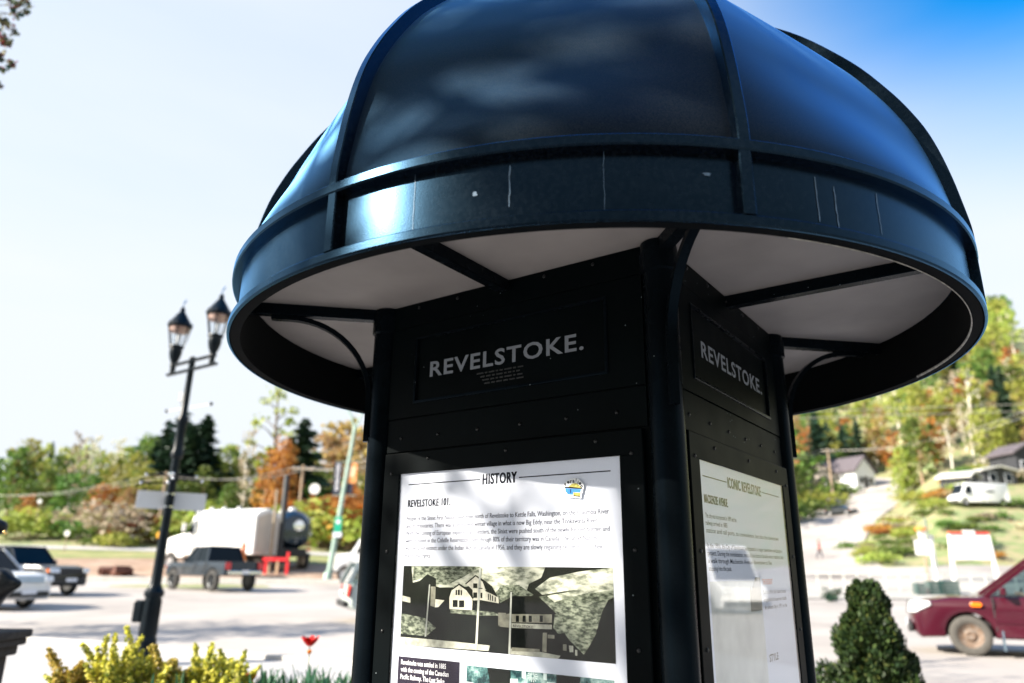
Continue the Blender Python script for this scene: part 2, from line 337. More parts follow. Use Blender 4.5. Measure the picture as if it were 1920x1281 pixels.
def text_mesh(txt, offset=0.0, shear=0.0, spacing=1.0):
    cu = bpy.data.curves.new('lettering', 'FONT'); cu.body = txt; cu.size = 1.0; cu.offset = offset; cu.shear = shear; cu.space_character = spacing
    cu.resolution_u = 3
    o = bpy.data.objects.new('lettering', cu); COL.objects.link(o)
    dg = bpy.context.evaluated_depsgraph_get(); me = o.evaluated_get(dg).to_mesh()
    v = np.array([p.co[:] for p in me.vertices]); f = [tuple(p.vertices) for p in me.polygons]
    o.evaluated_get(dg).to_mesh_clear(); bpy.data.objects.remove(o); bpy.data.curves.remove(cu)
    return v, f
def put_text(mb, txt, u0, u1, z0, z1, out, face, offset=0.0, fit_caps='H', spacing=1.0, bold=0.0):
    """text fitted between u0 and u1, capital letters from z0 to z1, on a kiosk face"""
    v, f = text_mesh(txt, offset, spacing=spacing)
    cap = text_mesh(fit_caps, offset)[0]; c0, c1 = cap[:, 1].min(), cap[:, 1].max()
    x0, x1 = v[:, 0].min(), v[:, 0].max()
    u = u0+(v[:, 0]-x0)/(x1-x0)*(u1-u0); z = z0+(v[:, 1]-c0)/(c1-c0)*(z1-z0)
    for i, du in enumerate((0,) if not bold else (-bold, -bold/3, bold/3, bold)):
        mb.add([face(a+du, out+i*0.00004, b) for a, b in zip(u, z)], f)

# ---------------------------------------------------------------- the setting: ground, roads, plaza
def sheet(name, s0, s1, ns, d0f, d1f, nd, dz, m, kind='structure'):
    mb = MB(); vs = []
    for i in range(ns+1):
        s = s0+(s1-s0)*i/ns; a, b = d0f(s), d1f(s)
        for j in range(nd+1):
            d = a+(b-a)*j/nd; vs.append(W(s, d, gz(s, d)+dz))
    k = nd+1
    mb.add(vs, [(i*k+j, (i+1)*k+j, (i+1)*k+j+1, i*k+j+1) for i in range(ns) for j in range(nd)])
    return tag(mb.build(name, m, smooth=60), kind=kind)
mb = MB(); rings = [0, 3, 6, 9, 12, 15, 18, 21, 25, 29, 33, 37, 41, 46, 51, 56, 58, 60, 62, 64, 66, 68, 70, 73, 76, 80, 84, 88, 92, 96, 100, 105, 110, 115, 120, 126, 132, 138, 144, 150, 157, 165, 176, 188, 200, 230, 265, 310, 360, 430]
na = 480; vs = []
for r_ in rings:
    for k in range(na):
        a = 2*PI*k/na; s, d = r_*math.sin(a), r_*math.cos(a)
        wob = 0 if r_ < 180 else 0.018*r_*math.sin(a*23+r_*.05)*math.sin(r_*.11+a*7)
        vs.append(W(s, d, gz(s, d)-0.03+wob*0.4))
mb.add(vs, [(i*na+k, i*na+(k+1) % na, (i+1)*na+(k+1) % na, (i+1)*na+k) for i in range(len(rings)-1) for k in range(na)])
tag(mb.build('ground', M_GROUND, smooth=60), kind='structure')
near_k = lambda s: 11.9-0.40*s if s < 6 else 9.5
near_k0 = lambda s: near_k(s)
far_k = lambda s: 42.0 if s < 0 else max(37.0, 42.0-0.35*s)
sheet('road', -70, 70, 70, near_k, far_k, 24, 0.012, M_ASPHALT)
sheet('plaza', -30, 30, 40, lambda s: -18, lambda s: near_k(s)-0.18, 20, 0.06, M_PAVING)
def kerb(name, f, s0, s1, n, top):
    mb = MB()
    for i in range(n):
        a, b = s0+(s1-s0)*i/n, s0+(s1-s0)*(i+1)/n
        A, B = W(a, f(a), gz(a, f(a))+top/2), W(b, f(b), gz(b, f(b))+top/2); mb.bar(A, B, 0.17, top)
    return tag(mb.build(name, M_KERB, bevel=0.012), kind='structure')
kerb('kerb', lambda s: near_k(s)-0.09, -30, 5.9, 34, 0.14)
kerb('kerb', lambda s: far_k(s)+0.09, -60, -0.1, 30, 0.26)
sheet('gravel_strip', -70, -1, 60, lambda s: far_k(s)+0.2, lambda s: 55+1.5*math.sin(s*.2), 8, 0.05, M_GRAVEL)
sheet('verge', -70, -1, 60, lambda s: 55.2+1.5*math.sin(s*.2), lambda s: 62, 6, 0.06, M_GRASS)
sheet('footpath', -70, -14, 40, lambda s: 62.2, lambda s: 64.5, 3, 0.08, M_PAVING)
sheet('rail_yard', 1, 70, 50, lambda s: far_k(s)+0.2, lambda s: 51, 8, 0.05, M_PALEGRAVEL)
sheet('side_road', -1, 70, 50, lambda s: 51.2, lambda s: 60, 6, 0.06, M_ASPHALT)
# the road climbing the hill
hp = [(1420, 56), (1440, 66), (1468, 76), (1505, 88), (1548, 101), (1602, 114), (1655, 126), (1690, 131)]
hw = [10, 8.4, 7.2, 7.4, 7.6, 7.2, 4.5, 3]
pts = []
for (x, dd), w_ in zip(hp, hw):
    s, d = sd(at(x, 1070, dd)); pts.append((s, d, w_))
mb = MB(); vs = []; fine = []
for i in range(len(pts)-1):
    for t in (0, .25, .5, .75): fine.append(tuple(pts[i][k]*(1-t)+pts[i+1][k]*t for k in range(3)))
fine.append(pts[-1])
for i, (s, d, w_) in enumerate(fine):
    q = fine[min(i+1, len(fine)-1)]; p = fine[max(i-1, 0)]
    tx, ty = q[0]-p[0], q[1]-p[1]; L_ = math.hypot(tx, ty); nx, ny = ty/L_, -tx/L_
    for j in range(7):
        e = (j/6-0.5)*2*w_; vs.append(W(s+nx*e, d+ny*e, gz(s+nx*e, d+ny*e)+0.12))
mb.add(vs, [(i*7+j, (i+1)*7+j, (i+1)*7+j+1, i*7+j+1) for i in range(len(fine)-1) for j in range(6)])
tag(mb.build('hill_road', M_ASPHALT, smooth=60), kind='structure')
# planting bed between the plaza and the kerb
mb = MB(); vs = []; n1, n2 = 40, 10
for i in range(n1+1):
    for j in range(n2+1):
        a, b = i/n1, j/n2; s = -3.75+2.9*a; d = 5.0+2.2*b
        vs.append(W(s, d, 0.09+0.28*min(1, 6*min(a, 1-a))*min(1, 4*min(b, 1-b))+0.02*math.sin(i*2.1+j*3.3)))
mb.add(vs, [(i*(n2+1)+j, (i+1)*(n2+1)+j, (i+1)*(n2+1)+j+1, i*(n2+1)+j+1) for i in range(n1) for j in range(n2)])
tag(mb.build('planting_bed', M_SOIL, smooth=60), kind='structure')

# ---------------------------------------------------------------- the kiosk
ZR = 0.7475+H                              # underside of the canopy rim
ZS = ZR+0.205                              # soffit
RR = 1.3626
CB = 0.5663; PF = 0.5794; PO = 0.600
kiosk = empty('information_kiosk', (0, 0, 0.10), 'black four-sided information kiosk with a ribbed dome canopy and lit-up history posters', 'kiosk')
kiosk['label'] = 'black four-sided information kiosk under a big ribbed dome canopy'
K0 = 0.10
def kb(mb, name, m, parent=kiosk, **kw):   # builds in world coordinates, parented to the kiosk or one of its parts
    o = mb.build(name, m, parent, **kw)
    o.location.z -= K0 if parent is kiosk else 0.0
    return o
mb = MB(); mb.box((0, 0, (0.30+ZS)/2), (2*PF, 2*PF, ZS-0.30)); kb(mb, 'body', M_PANEL)
mb = MB(); mb.box((0, 0, 0.205), (1.30, 1.30, 0.21)); kb(mb, 'base', M_BLACK, bevel=0.02)
cols = {}
for sx in (-1, 1):
    for sy in (-1, 1):
        mb = MB(); mb.lathe([(0.0, 0.31), (0.0498, 0.31), (0.0498, ZS-0.002), (0.0, ZS-0.002)], 40, (sx*CB, sy*CB, 0))
        c = kb(mb, 'column', M_BLACK, smooth=40)
        mb = MB(); mb.lathe([(0.049, ZS-0.10), (0.058, ZS-0.095), (0.058, ZS-0.03), (0.054, ZS-0.003), (0.049, ZS-0.003)], 32, (sx*CB, sy*CB, 0)); kb(mb, 'collar', M_BLACK, c, smooth=40)
# soffit
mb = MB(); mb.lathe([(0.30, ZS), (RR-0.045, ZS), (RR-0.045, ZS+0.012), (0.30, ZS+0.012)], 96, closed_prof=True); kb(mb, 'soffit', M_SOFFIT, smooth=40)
# band, hoops
mb = MB(); mb.lathe([(RR-0.027, ZR+0.01), (RR-0.027, ZS+0.012), (RR-0.040, ZS+0.012), (RR-0.040, ZR+0.01)], 160, closed_prof=True)
band = kb(mb, 'canopy_band', M_BAND, smooth=30)
mb = MB(); mb.lathe([(RR-0.0405, ZR+0.024), (RR-0.0405, ZS-0.001), (RR-0.0425, ZS-0.001), (RR-0.0425, ZR+0.024)], 120, closed_prof=True); kb(mb, 'band_lining', mat('matte_black_lining', (.002, .003, .0035), .8, 0, .2, 5, spec=.06), smooth=30)
def hoop(z0, z1, ri, ro, name, m=M_BAND):
    e = 0.004
    mb = MB(); mb.lathe([(ri, z0), (ro-e, z0), (ro, z0+e), (ro, z1-e), (ro-e, z1), (ri, z1)], 160, closed_prof=True)
    return kb(mb, name, m, smooth=30)
hoop(ZR-0.002, ZR+0.026, RR-0.009, RR, 'lower_hoop'); hoop(ZR+0.000, ZR+0.024, RR-0.044, RR-0.0095, 'rim_lip', mat('matte_black_paint', (.002, .003, .004), .8, 0, .2, 5, spec=.05)); hoop(ZS-0.014, ZS+0.016, RR-0.036, RR+0.004, 'upper_hoop')
mb = MB(); mb.lathe([(RR-0.0455, ZR-0.0005), (RR-0.0425, ZR-0.0035), (RR-0.0425, ZR+0.004), (RR-0.0455, ZR+0.004)], 96, a0=R(-40), a1=R(35), closed_prof=True)
kb(mb, 'rim_seam', mat('pale_sealant', (0.42, 0.40, 0.36), 0.6, 0, 0.4, 60), smooth=40)
# dome: profile of the rib's outer edge
PR = [(1.366, ZS+0.01), (1.364, 2.62), (1.352, 2.71), (1.338, 2.80), (1.316, 2.905), (1.288, 3.0), (1.245, 3.10), (1.20, 3.185), (1.13, 3.30), (1.05, 3.405), (0.95, 3.52), (0.84, 3.62), (0.70, 3.73), (0.54, 3.82), (0.36, 3.885), (0.18, 3.92), (0.05, 3.93)]
def prof(t):
    x = t*(len(PR)-1); i = min(int(x), len(PR)-2); f_ = x-i
    p0, p1, p2, p3 = PR[max(i-1, 0)], PR[i], PR[i+1], PR[min(i+2, len(PR)-1)]
    cr = lambda a, b, c, d: 0.5*((2*b)+(c-a)*f_+(2*a-5*b+4*c-d)*f_*f_+(-a+3*b-3*c+d)*f_**3)
    return cr(p0[0], p1[0], p2[0], p3[0]), cr(p0[1], p1[1], p2[1], p3[1])
ss = lambda x: max(0, min(1, x))**2*(3-2*max(0, min(1, x)))
NU, NV = 28, 60
for k in range(8):
    a0, a1 = R(k*45), R(k*45+45); mb = MB(); vs = []
    for j in range(NV+1):
        r, z = prof(j/NV); r = max(0.02, r-0.030); z = z-0.012*ss(j/NV*3)
        w = 0.92*ss((z-ZS)/0.42)
        for i in range(NU+1):
            t = i/NU; a = a0+(a1-a0)*t
            c = Vector((r*math.cos(a), r*math.sin(a), z))
            ch = Vector((r*math.cos(a0), r*math.sin(a0), z)).lerp(Vector((r*math.cos(a1), r*math.sin(a1), z)), t)
            vs.append(c.lerp(ch, w))
    n = NU+1; mb.add(vs, [(j*n+i, j*n+i+1, (j+1)*n+i+1, (j+1)*n+i) for j in range(NV) for i in range(NU)])
    kb(mb, 'canopy_panel', M_DOME, smooth=60)
    # rib with its upright on the band
    mb = MB(); ca, sa = math.cos(a0), math.sin(a0); tx = Vector((-sa, ca, 0)); vs = []
    pl = [(RR+0.001, ZR+0.026), (RR+0.001, ZR+0.10), (RR+0.001, ZS-0.014)]
    P = [prof(j/48) for j in range(49)]
    for seg, lo in ((pl, 0.034), (P, 0.045)):
        vs = []; m_ = len(seg)
        for i, (r, z) in enumerate(seg):
            p0, p1 = seg[max(i-1, 0)], seg[min(i+1, m_-1)]; dr, dz = p1[0]-p0[0], p1[1]-p0[1]; L_ = math.hypot(dr, dz) or 1; nr, nz_ = dz/L_, -dr/L_
            for (h, wv) in ((0, -0.013), (0, 0.013), (-0.003, 0.016), (-lo, 0.016), (-lo, -0.016), (-0.003, -0.016)):
                vs.append(Vector(((r+nr*h)*ca, (r+nr*h)*sa, z+nz_*h))+tx*wv)
        mb.add(vs, [(i*6+q, i*6+(q+1) % 6, (i+1)*6+(q+1) % 6, (i+1)*6+q) for i in range(m_-1) for q in range(6)]+[(0, 1, 2, 3, 4, 5), tuple((m_-1)*6+q for q in (5, 4, 3, 2, 1, 0))])
    kb(mb, 'rib', M_BAND, smooth=30)
mb = MB(); mb.lathe([(0, 3.99), (0.05, 3.985), (0.10, 3.95), (0.16, 3.93), (0.17, 3.90), (0.0, 3.90)], 32); kb(mb, 'crown_cap', M_BAND, smooth=40)
# drip stains and seams on the band, at the bearings where the photograph shows them
rng = random.Random(4)
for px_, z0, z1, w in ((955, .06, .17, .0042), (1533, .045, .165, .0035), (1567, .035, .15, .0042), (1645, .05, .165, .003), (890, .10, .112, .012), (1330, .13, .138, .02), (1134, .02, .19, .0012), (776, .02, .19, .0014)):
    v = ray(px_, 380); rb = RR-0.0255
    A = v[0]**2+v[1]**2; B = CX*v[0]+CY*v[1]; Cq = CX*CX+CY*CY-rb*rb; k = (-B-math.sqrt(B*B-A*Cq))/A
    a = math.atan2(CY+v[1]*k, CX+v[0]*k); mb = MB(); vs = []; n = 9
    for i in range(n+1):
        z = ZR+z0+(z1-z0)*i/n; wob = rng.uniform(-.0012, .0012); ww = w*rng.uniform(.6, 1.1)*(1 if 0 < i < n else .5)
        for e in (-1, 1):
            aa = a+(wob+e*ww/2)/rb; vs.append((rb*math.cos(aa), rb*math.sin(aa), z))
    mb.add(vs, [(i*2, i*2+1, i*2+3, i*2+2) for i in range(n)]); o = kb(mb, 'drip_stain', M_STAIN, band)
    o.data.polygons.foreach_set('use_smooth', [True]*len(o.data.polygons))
# struts under the soffit and curved braces off the columns
for k in range(8):
    a = R(k*45); dv = Vector((math.cos(a), math.sin(a), 0)); corner = k % 2 == 1
    r0 = 0.80 if corner else PF
    mb = MB(); mb.bar(dv*r0+Vector((0, 0, ZS-0.022)), dv*(RR-0.041)+Vector((0, 0, ZS-0.022)), 0.040, 0.042); kb(mb, 'strut', M_BLACK, bevel=0.002)
    if corner:
        rc = 0.8009+0.0498+0.008
        pth = [Vector((rc, 0, 2.04)), Vector((rc, 0, 2.12)), Vector((rc, 0, 2.20))]
        rad = 0.31
        for i in range(0, 15):
            t = i/14*PI/2; pth.append(Vector((rc+rad-rad*math.cos(t), 0, 2.20+(ZS-0.052-2.20)*math.sin(t))))
        pth.append(Vector((rc+rad+0.07, 0, ZS-0.052)))
        mb = MB(); tx = Vector((0, 1, 0)); vs = []; n = len(pth)
        for i, p in enumerate(pth):
            d_ = (pth[min(i+1, n-1)]-pth[max(i-1, 0)]).normalized(); nn = d_.cross(tx)
            for (h, wv) in ((-0.009, -0.014), (0.009, -0.014), (0.009, 0.014), (-0.009, 0.014)): vs.append(p+nn*h+tx*wv)
        vs = [Matrix.Rotation(a, 3, 'Z') @ v for v in vs]
        mb.add(vs, [(i*4+q, i*4+(q+1) % 4, (i+1)*4+(q+1) % 4, (i+1)*4+q) for i in range(n-1) for q in range(4)]+[(3, 2, 1, 0), tuple((n-1)*4+q for q in range(4))])
        kb(mb, 'curved_brace', M_BLACK, smooth=35)
# ---- faces
faceL = lambda u, n, z: (u, -n, z)
faceR = lambda u, n, z: (n, u, z)
faceB = lambda u, n, z: (-u, n, z)
faceW = lambda u, n, z: (-n, -u, z)
def fbox(mb, F, u0, u1, n0, n1, z0, z1):
    vs = [F(u, n, z) for u in (u0, u1) for n in (n0, n1) for z in (z0, z1)]
    mb.add(vs, [(0, 1, 3, 2), (4, 6, 7, 5), (0, 4, 5, 1), (2, 3, 7, 6), (0, 2, 6, 4), (1, 5, 7, 3)])
def frame4(mb, F, u0, u1, z0, z1, w, n0, n1):
    fbox(mb, F, u0, u1, n0, n1, z1-w, z1); fbox(mb, F, u0, u1, n0, n1, z0, z0+w)
    fbox(mb, F, u0, u0+w, n0, n1, z0+w, z1-w); fbox(mb, F, u1-w, u1, n0, n1, z0+w, z1-w)
def screw_at(F, u, n, z, parent, r=0.0062):
    mb = MB(); mb.lathe([(0.0, 0.0045), (r*.6, 0.004), (r, 0.0015), (r, -0.001), (0, -0.001)], 10)
    vs = [F(u+p[0], n+p[2], z+p[1]) for p in mb.v]; mb.v = vs
    return kb(mb, 'screw', M_SCREW, parent, smooth=50)
PW, PZ1, PZ0 = 0.4190, 0.3111+H, 0.62
for F, shown in ((faceL, 1), (faceR, 2), (faceB, 0), (faceW, 0)):
    # cladding sheets with narrow joints between them
    mb = MB(); fbox(mb, F, -0.515, 0.515, PF-0.01, PF+0.006, 0.862+H, ZS-0.004); hd = kb(mb, 'head_panel', M_PANEL, bevel=0.0015)
    mb = MB(); frame4(mb, F, -0.515, 0.515, 0.515+H, 0.858+H, 0.05, PF-0.01, PF+0.008); fbox(mb, F, -0.465, -0.395, PF-0.01, PF+0.008, 0.565+H, 0.808+H); fbox(mb, F, 0.395, 0.465, PF-0.01, PF+0.008, 0.565+H, 0.808+H)
    sf = kb(mb, 'sign_surround', M_PANEL)
    mb = MB(); fbox(mb, F, -0.392, 0.392, PF-0.02, PF-0.002+0.004, 0.568+H, 0.805+H); sg = kb(mb, 'sign_panel', M_PANEL)
    mb = MB(); frame4(mb, F, -0.395, 0.395, 0.562+H, 0.812+H, 0.010, PF, PF+0.013); kb(mb, 'sign_trim', M_BLACK, bevel=0.003)
    mb = MB(); fbox(mb, F, -0.515, 0.515, PF-0.01, PF+0.006, 0.392+H, 0.511+H); lp = kb(mb, 'lintel_panel', M_PANEL, bevel=0.0015)
    for i in range(6): screw_at(F, -0.4475+i*0.173, PF+0.006, 0.4413+H, lp)
    for i in range(6): screw_at(F, -0.39+i*0.185, PF+0.006, 0.930+H, hd)
    mb = MB(); frame4(mb, F, -0.503, 0.503, PZ0-0.08, 0.385+H, 0.0735, PF-0.01, PO+0.003)
    fr = kb(mb, 'poster_frame', M_PANEL, bevel=0.0025)
    mb = MB(); fbox(mb, F, -0.503, 0.503, PF-0.01, PF+0.006, 0.315, PZ0-0.084); kb(mb, 'foot_panel', M_PANEL, bevel=0.0015)
    for z in (0.315, 0.05, -0.205, -0.46, -0.72):
        for u in (-0.468, 0.468): screw_at(F, u, PO+0.003, z+H, fr)
    for u in (-0.30, 0.029, 0.354): screw_at(F, u, PO+0.003, 0.3585+H, fr)
    if not shown: continue
    # the word on the sign panel
    off = -0.0089 if shown == 1 else 0.0198
    mb = MB(); put_text(mb, 'REVELSTOKE.', off-0.3172, off+0.3172, 0.6537+H, 0.7100+H, PF+0.0028, F, offset=0.020, spacing=1.12)
    kb(mb, 'lettering', M_LETTER, sg, recalc=False)
    if shown == 1:
        mb = MB(); rng = random.Random(8)
        for i in range(4):
            u = -0.12+rng.uniform(0, .03)+0.01*i; z = 0.632-0.0125*i+H
            while u < 0.07:
                w = rng.uniform(.008, .03); fbox(mb, F, u, u+w, PF, PF+0.0026, z, z+0.005); u += w+0.006
        kb(mb, 'small_print', M_FAINT, sg)
    N0 = PO-0.006
    mb = MB(); fbox(mb, F, -PW-0.01, PW+0.01, N0-0.006, N0, PZ0-0.01, PZ1+0.004); po = kb(mb, 'poster', M_PAPER)
    gb = MB(); fbox(gb, F, -PW-0.009, PW+0.009, N0+0.0042, N0+0.0062, PZ0-0.009, PZ1+0.003); kb(gb, 'glass_pane', M_GLASS, fr)
    q = N0+0.0003
    def flat(pts, lift, name, m, parent):
        mb = MB(); mb.poly([F(u, N0+lift, z) for u, z in pts]); return kb(mb, name, m, parent, recalc=False)
    def rect(u0, u1, z0, z1, lift, name, m, parent): return flat([(u0, z0), (u1, z0), (u1, z1), (u0, z1)], lift, name, m, parent)
    if shown == 1:
        mb = MB(); put_text(mb, 'HISTORY', -0.0678, 0.0665, 0.2560+H, 0.2900+H, q, F, offset=0.02, spacing=1.12, bold=0.0014); kb(mb, 'heading', M_INK, po, recalc=False)
        mb = MB(); fbox(mb, F, -0.3914, -0.0785, q-.0004, q, 0.2715+H, 0.2750+H); fbox(mb, F, 0.0748, 0.3957, q-.0004, q, 0.2690+H, 0.2725+H); kb(mb, 'rule', M_INK, po)
        mb = MB(); put_text(mb, 'REVELSTOKE 101.', -0.389, -0.2003, 0.1962+H, 0.2205+H, q, F, offset=0.015, spacing=1.1, bold=0.0010); kb(mb, 'subheading', M_INK, po, recalc=False)
        lines = ['People of the Sinixt First Nation lived from north of Revelstoke to Kettle Falls, Washington, on the Columbia River',
                 'and its tributaries. There was a permanent winter village in what is now Big Eddy, near the Tonkawatla River.',
                 'With the coming of European explorers and settlers, the Sinixt were pushed south of the newly-formed border and',
                 'were included in the Colville Reservation, even though 80% of their territory was in Canada. The Sinixt Nation',
                 'was declared extinct under the Indian Act of Canada in 1956, and they are slowly regaining recognition of their',
                 'traditional rights.']
        ends = [0.3866, 0.352, 0.388, 0.345, 0.365, -0.2752]
        for i, (tx_, e) in enumerate(zip(lines, ends)):
            z = 0.1545-0.0242*i+H; mb = MB(); put_text(mb, tx_, -0.392, e, z-0.004, z+0.0105, q, F, offset=0.0, bold=0.00022); kb(mb, 'text_line', M_INKSOFT, po, recalc=False)
        # round sticker
        C_ = lambda x, y: uz(1045+x*65/1461, 888+y*57/1281)
        flat([C_(*p) for p in ((250, 560), (300, 430), (420, 300), (560, 235), (760, 190), (900, 230), (1020, 340), (1110, 460), (1125, 600), (1070, 720), (1080, 790), (1035, 860), (1010, 1050), (420, 990), (410, 900), (290, 860), (330, 760), (270, 640))], 0.0068, 'sticker', M_STK_WHITE, fr)
        stk = COL.objects['sticker'] if 'sticker' in COL.objects else None
        sk = [o for o in fr.children if o.name.startswith('sticker')][0]
        flat([C_(*p) for p in ((340, 620), (1000, 660), (980, 800), (680, 790), (670, 900), (440, 880), (420, 830), (350, 760))], 0.0071, 'emblem', M_STK_BLUE, fr)
        flat([C_(*p) for p in ((450, 570), (620, 430), (800, 400), (940, 500), (1020, 620))], 0.0071, 'emblem', M_STK_YEL, fr)
        flat([C_(*p) for p in ((690, 800), (985, 810), (975, 975), (685, 945))], 0.0071, 'emblem', M_STK_YEL, fr)
        flat([C_(*p) for p in ((275, 570), (560, 560), (1040, 625), (1030, 655), (330, 610))], 0.0074, 'emblem', M_INK, fr)
        flat([C_(*p) for p in ((690, 920), (975, 955), (970, 990), (680, 955))], 0.0074, 'emblem', M_INK, fr)
        flat([C_(*p) for p in ((560, 660), (590, 660), (590, 830), (560, 830))], 0.0074, 'emblem', M_INK, fr)
        mb = MB(); cx_, cy_ = 700, 640
        for ch, x, y, a in (('P', 345, 455, 40), ('e', 470, 375, 24), ('r', 580, 320, 12), ('a', 690, 345, 2), ('l', 800, 275, -6), ('l', 880, 375, -14), ('e', 965, 430, -30), ('n', 1040, 540, -48)):
            v, f_ = text_mesh(ch, 0.03); u, z = C_(x, y); hgt = 0.0085 if ch not in 'Pl' else 0.0095
            c = v[:, :2].mean(0); k_ = hgt/max(np.ptp(v[:, 1]), .3); ra = R(a)
            mb.add([F(u+((p[0]-c[0])*math.cos(ra)-(p[1]-c[1])*math.sin(ra))*k_, N0+0.0073, z+((p[0]-c[0])*math.sin(ra)+(p[1]-c[1])*math.cos(ra))*k_) for p in v], f_)
        kb(mb, 'sticker_lettering', M_INK, fr, recalc=False)
        # the printed black and white photograph: flat tone shapes of a valley station and houses
        zt, zb = 0.0035+H, -0.2435+H
        ph = rect(-0.3945, 0.3945, zb, zt, 0.0004, 'printed_photograph', M_PH_DARK, po)
        Q = lambda x, y: (lambda p: (max(-0.3945, min(0.3945, p[0])), max(zb, min(zt, p[1]))))(uz(740+x*440/1920, 1040+y*440/1920))
        n_ = [0]
        def pp(pts, m, lift, name='tone_shape'): return flat([Q(*p) for p in pts], 0.0004+lift*0.00022, name, m, ph)
        pp([(60, 85), (130, 90), (130, 230), (60, 260)], M_PH_DARK, 1)
        pp([(130, 60), (690, 60), (1225, 60), (1190, 190), (1090, 240), (1060, 330), (860, 400), (800, 320), (640, 250), (430, 290), (330, 260), (250, 200), (140, 230)], M_PH_SNOW, 1)
        pp([(150, 70), (700, 60), (560, 180), (420, 250), (330, 240), (230, 190), (140, 215)], M_PH_BRUSH, 2)
        pp([(1140, 280), (1260, 190), (1500, 140), (1800, 90), (1800, 260), (1560, 290), (1380, 300), (1200, 330)], M_PH_SNOW, 1)
        pp([(1170, 345), (1380, 310), (1620, 275), (1830, 262), (1830, 370), (1740, 372), (1690, 470), (1640, 650), (1580, 760), (1540, 820), (1420, 700), (1380, 640), (1320, 520), (1260, 430)], M_PH_BRUSH, 2)
        pp([(1240, 340), (1620, 270), (1800, 262), (1800, 290), (1500, 330), (1300, 390)], M_PH_SNOW, 3)
        pp([(800, 330), (870, 250), (1010, 250), (1130, 330), (1100, 345), (960, 345), (860, 400)], M_PH_BRUSH, 2)
        pp([(190, 220), (260, 160), (330, 195), (330, 265), (300, 420), (60, 380), (60, 250)], M_PH_DARK, 3)
        pp([(40, 480), (240, 520), (330, 600), (250, 668), (38, 648)], M_PH_BRUSH, 2, 'meadow')
        pp([(20, 672), (240, 690), (500, 715), (770, 745), (760, 790), (20, 740)], M_PH_SIGN, 3, 'pale_road')
        pp([(940, 770), (1200, 800), (1350, 830), (1330, 870), (940, 815)], M_PH_SIGN, 3, 'pale_road')
        pp([(55, 335), (120, 352), (120, 395), (55, 380)], M_PH_WHITE, 4)
        pp([(330, 270), (470, 268), (440, 350), (445, 440), (330, 432)], M_PH_ROOF, 4)
        pp([(325, 365), (400, 375), (350, 430), (322, 432)], M_PH_WHITE, 5)
        pp([(288, 262), (328, 262), (322, 430), (285, 420)], M_PH_MID, 5)
        pp([(440, 445), (440, 350), (462, 285), (520, 240), (590, 290), (632, 350), (625, 456)], M_PH_WHITE, 5, 'house_front')
        pp([(520, 236), (600, 285), (640, 358), (628, 362), (582, 296), (520, 250), (465, 290), (455, 285)], M_PH_ROOF, 6)
        pp([(580, 240), (655, 172), (715, 215), (735, 300), (840, 345), (845, 400), (700, 372), (635, 380), (630, 290)], M_PH_WHITE, 4, 'house_front')
        pp([(655, 166), (720, 205), (790, 260), (838, 350), (745, 300), (712, 222), (656, 178), (575, 245), (570, 238)], M_PH_ROOF, 7)
        pp([(628, 376), (700, 372), (860, 405), (800, 420), (800, 470), (770, 470), (770, 425), (640, 425)], M_PH_ROOF, 6)
        for (a, b, c, d_) in ((468, 372, 508, 430), (520, 375, 562, 432), (492, 290, 504, 332), (510, 288, 526, 332), (533, 292, 544, 334), (636, 236, 670, 274), (636, 310, 668, 354), (696, 312, 710, 356), (756, 322, 764, 372), (772, 326, 780, 376), (790, 336, 798, 380), (812, 345, 820, 385)):
            pp([(a, b), (c, b), (c, d_), (a, d_)], M_PH_ROOF, 7, 'window')
        pp([(840, 405), (960, 340), (1150, 340), (1250, 420), (1320, 490), (1150, 480), (940, 470), (850, 470)], M_PH_ROOF, 6, 'station_roof')
        pp([(840, 475), (905, 478), (905, 540), (840, 585)], M_PH_MID, 6)
        pp([(950, 488), (1280, 490), (1280, 560), (950, 555)], M_PH_MID, 6)
        for a in (985, 1040, 1090, 1180): pp([(a, 500), (a+26, 500), (a+26, 552), (a, 552)], M_PH_ROOF, 7, 'window')
        sb = pp([(950, 562), (1280, 575), (1280, 612), (950, 600)], M_PH_SIGN, 7, 'name_board')
        mb = MB(); a, b = Q(960, 592), Q(1125, 600); put_text(mb, 'REVELSTOKE', a[0], b[0], a[1]-0.0005, a[1]+0.0065, N0+0.0004+8*0.00022, F, offset=0.01); kb(mb, 'board_lettering', M_INK, ph, recalc=False)
        pp([(1205, 640), (1240, 640), (1235, 800), (1200, 795)], M_PH_MID, 6)
        for (x0, y0, x1, y1, w) in ((280, 245, 245, 672, 9), (694, 108, 660, 785, 15), (948, 306, 932, 818, 13)):
            pp([(x0-w/2, y0), (x0+w/2, y0), (x1+w/2+2, y1), (x1-w/2-2, y1)], M_PH_POLE, 9, 'pole')
        pp([(682, 272), (712, 274), (712, 280), (682, 278)], M_PH_ROOF, 10)
        pp([(1740, 372), (1830, 355), (1830, 930), (1540, 840), (1640, 660), (1690, 480)], M_PH_DARK, 5, 'dark_shed')
        pp([(445, 446), (640, 458), (800, 470), (860, 500), (700, 500), (450, 480)], M_PH_BRUSH, 3)
        pp([(1370, 735), (1400, 735), (1400, 790), (1370, 785)], M_PH_MID, 6); pp([(1418, 745), (1455, 748), (1455, 800), (1425, 800)], M_PH_SIGN, 6); pp([(1470, 780), (1488, 782), (1488, 830), (1470, 826)], M_PH_SIGN, 6)
        pp([(950, 760), (1180, 775), (1180, 800), (950, 790)], M_PH_MID, 4); pp([(1245, 655), (1300, 660), (1300, 690), (1245, 685)], M_PH_MID, 4)
        pp([(860, 500), (940, 480), (940, 600), (850, 590)], M_PH_MID, 3)
        pp([(1300, 505), (1360, 520), (1400, 640), (1330, 650), (1290, 600)], M_PH_BRUSH, 3)
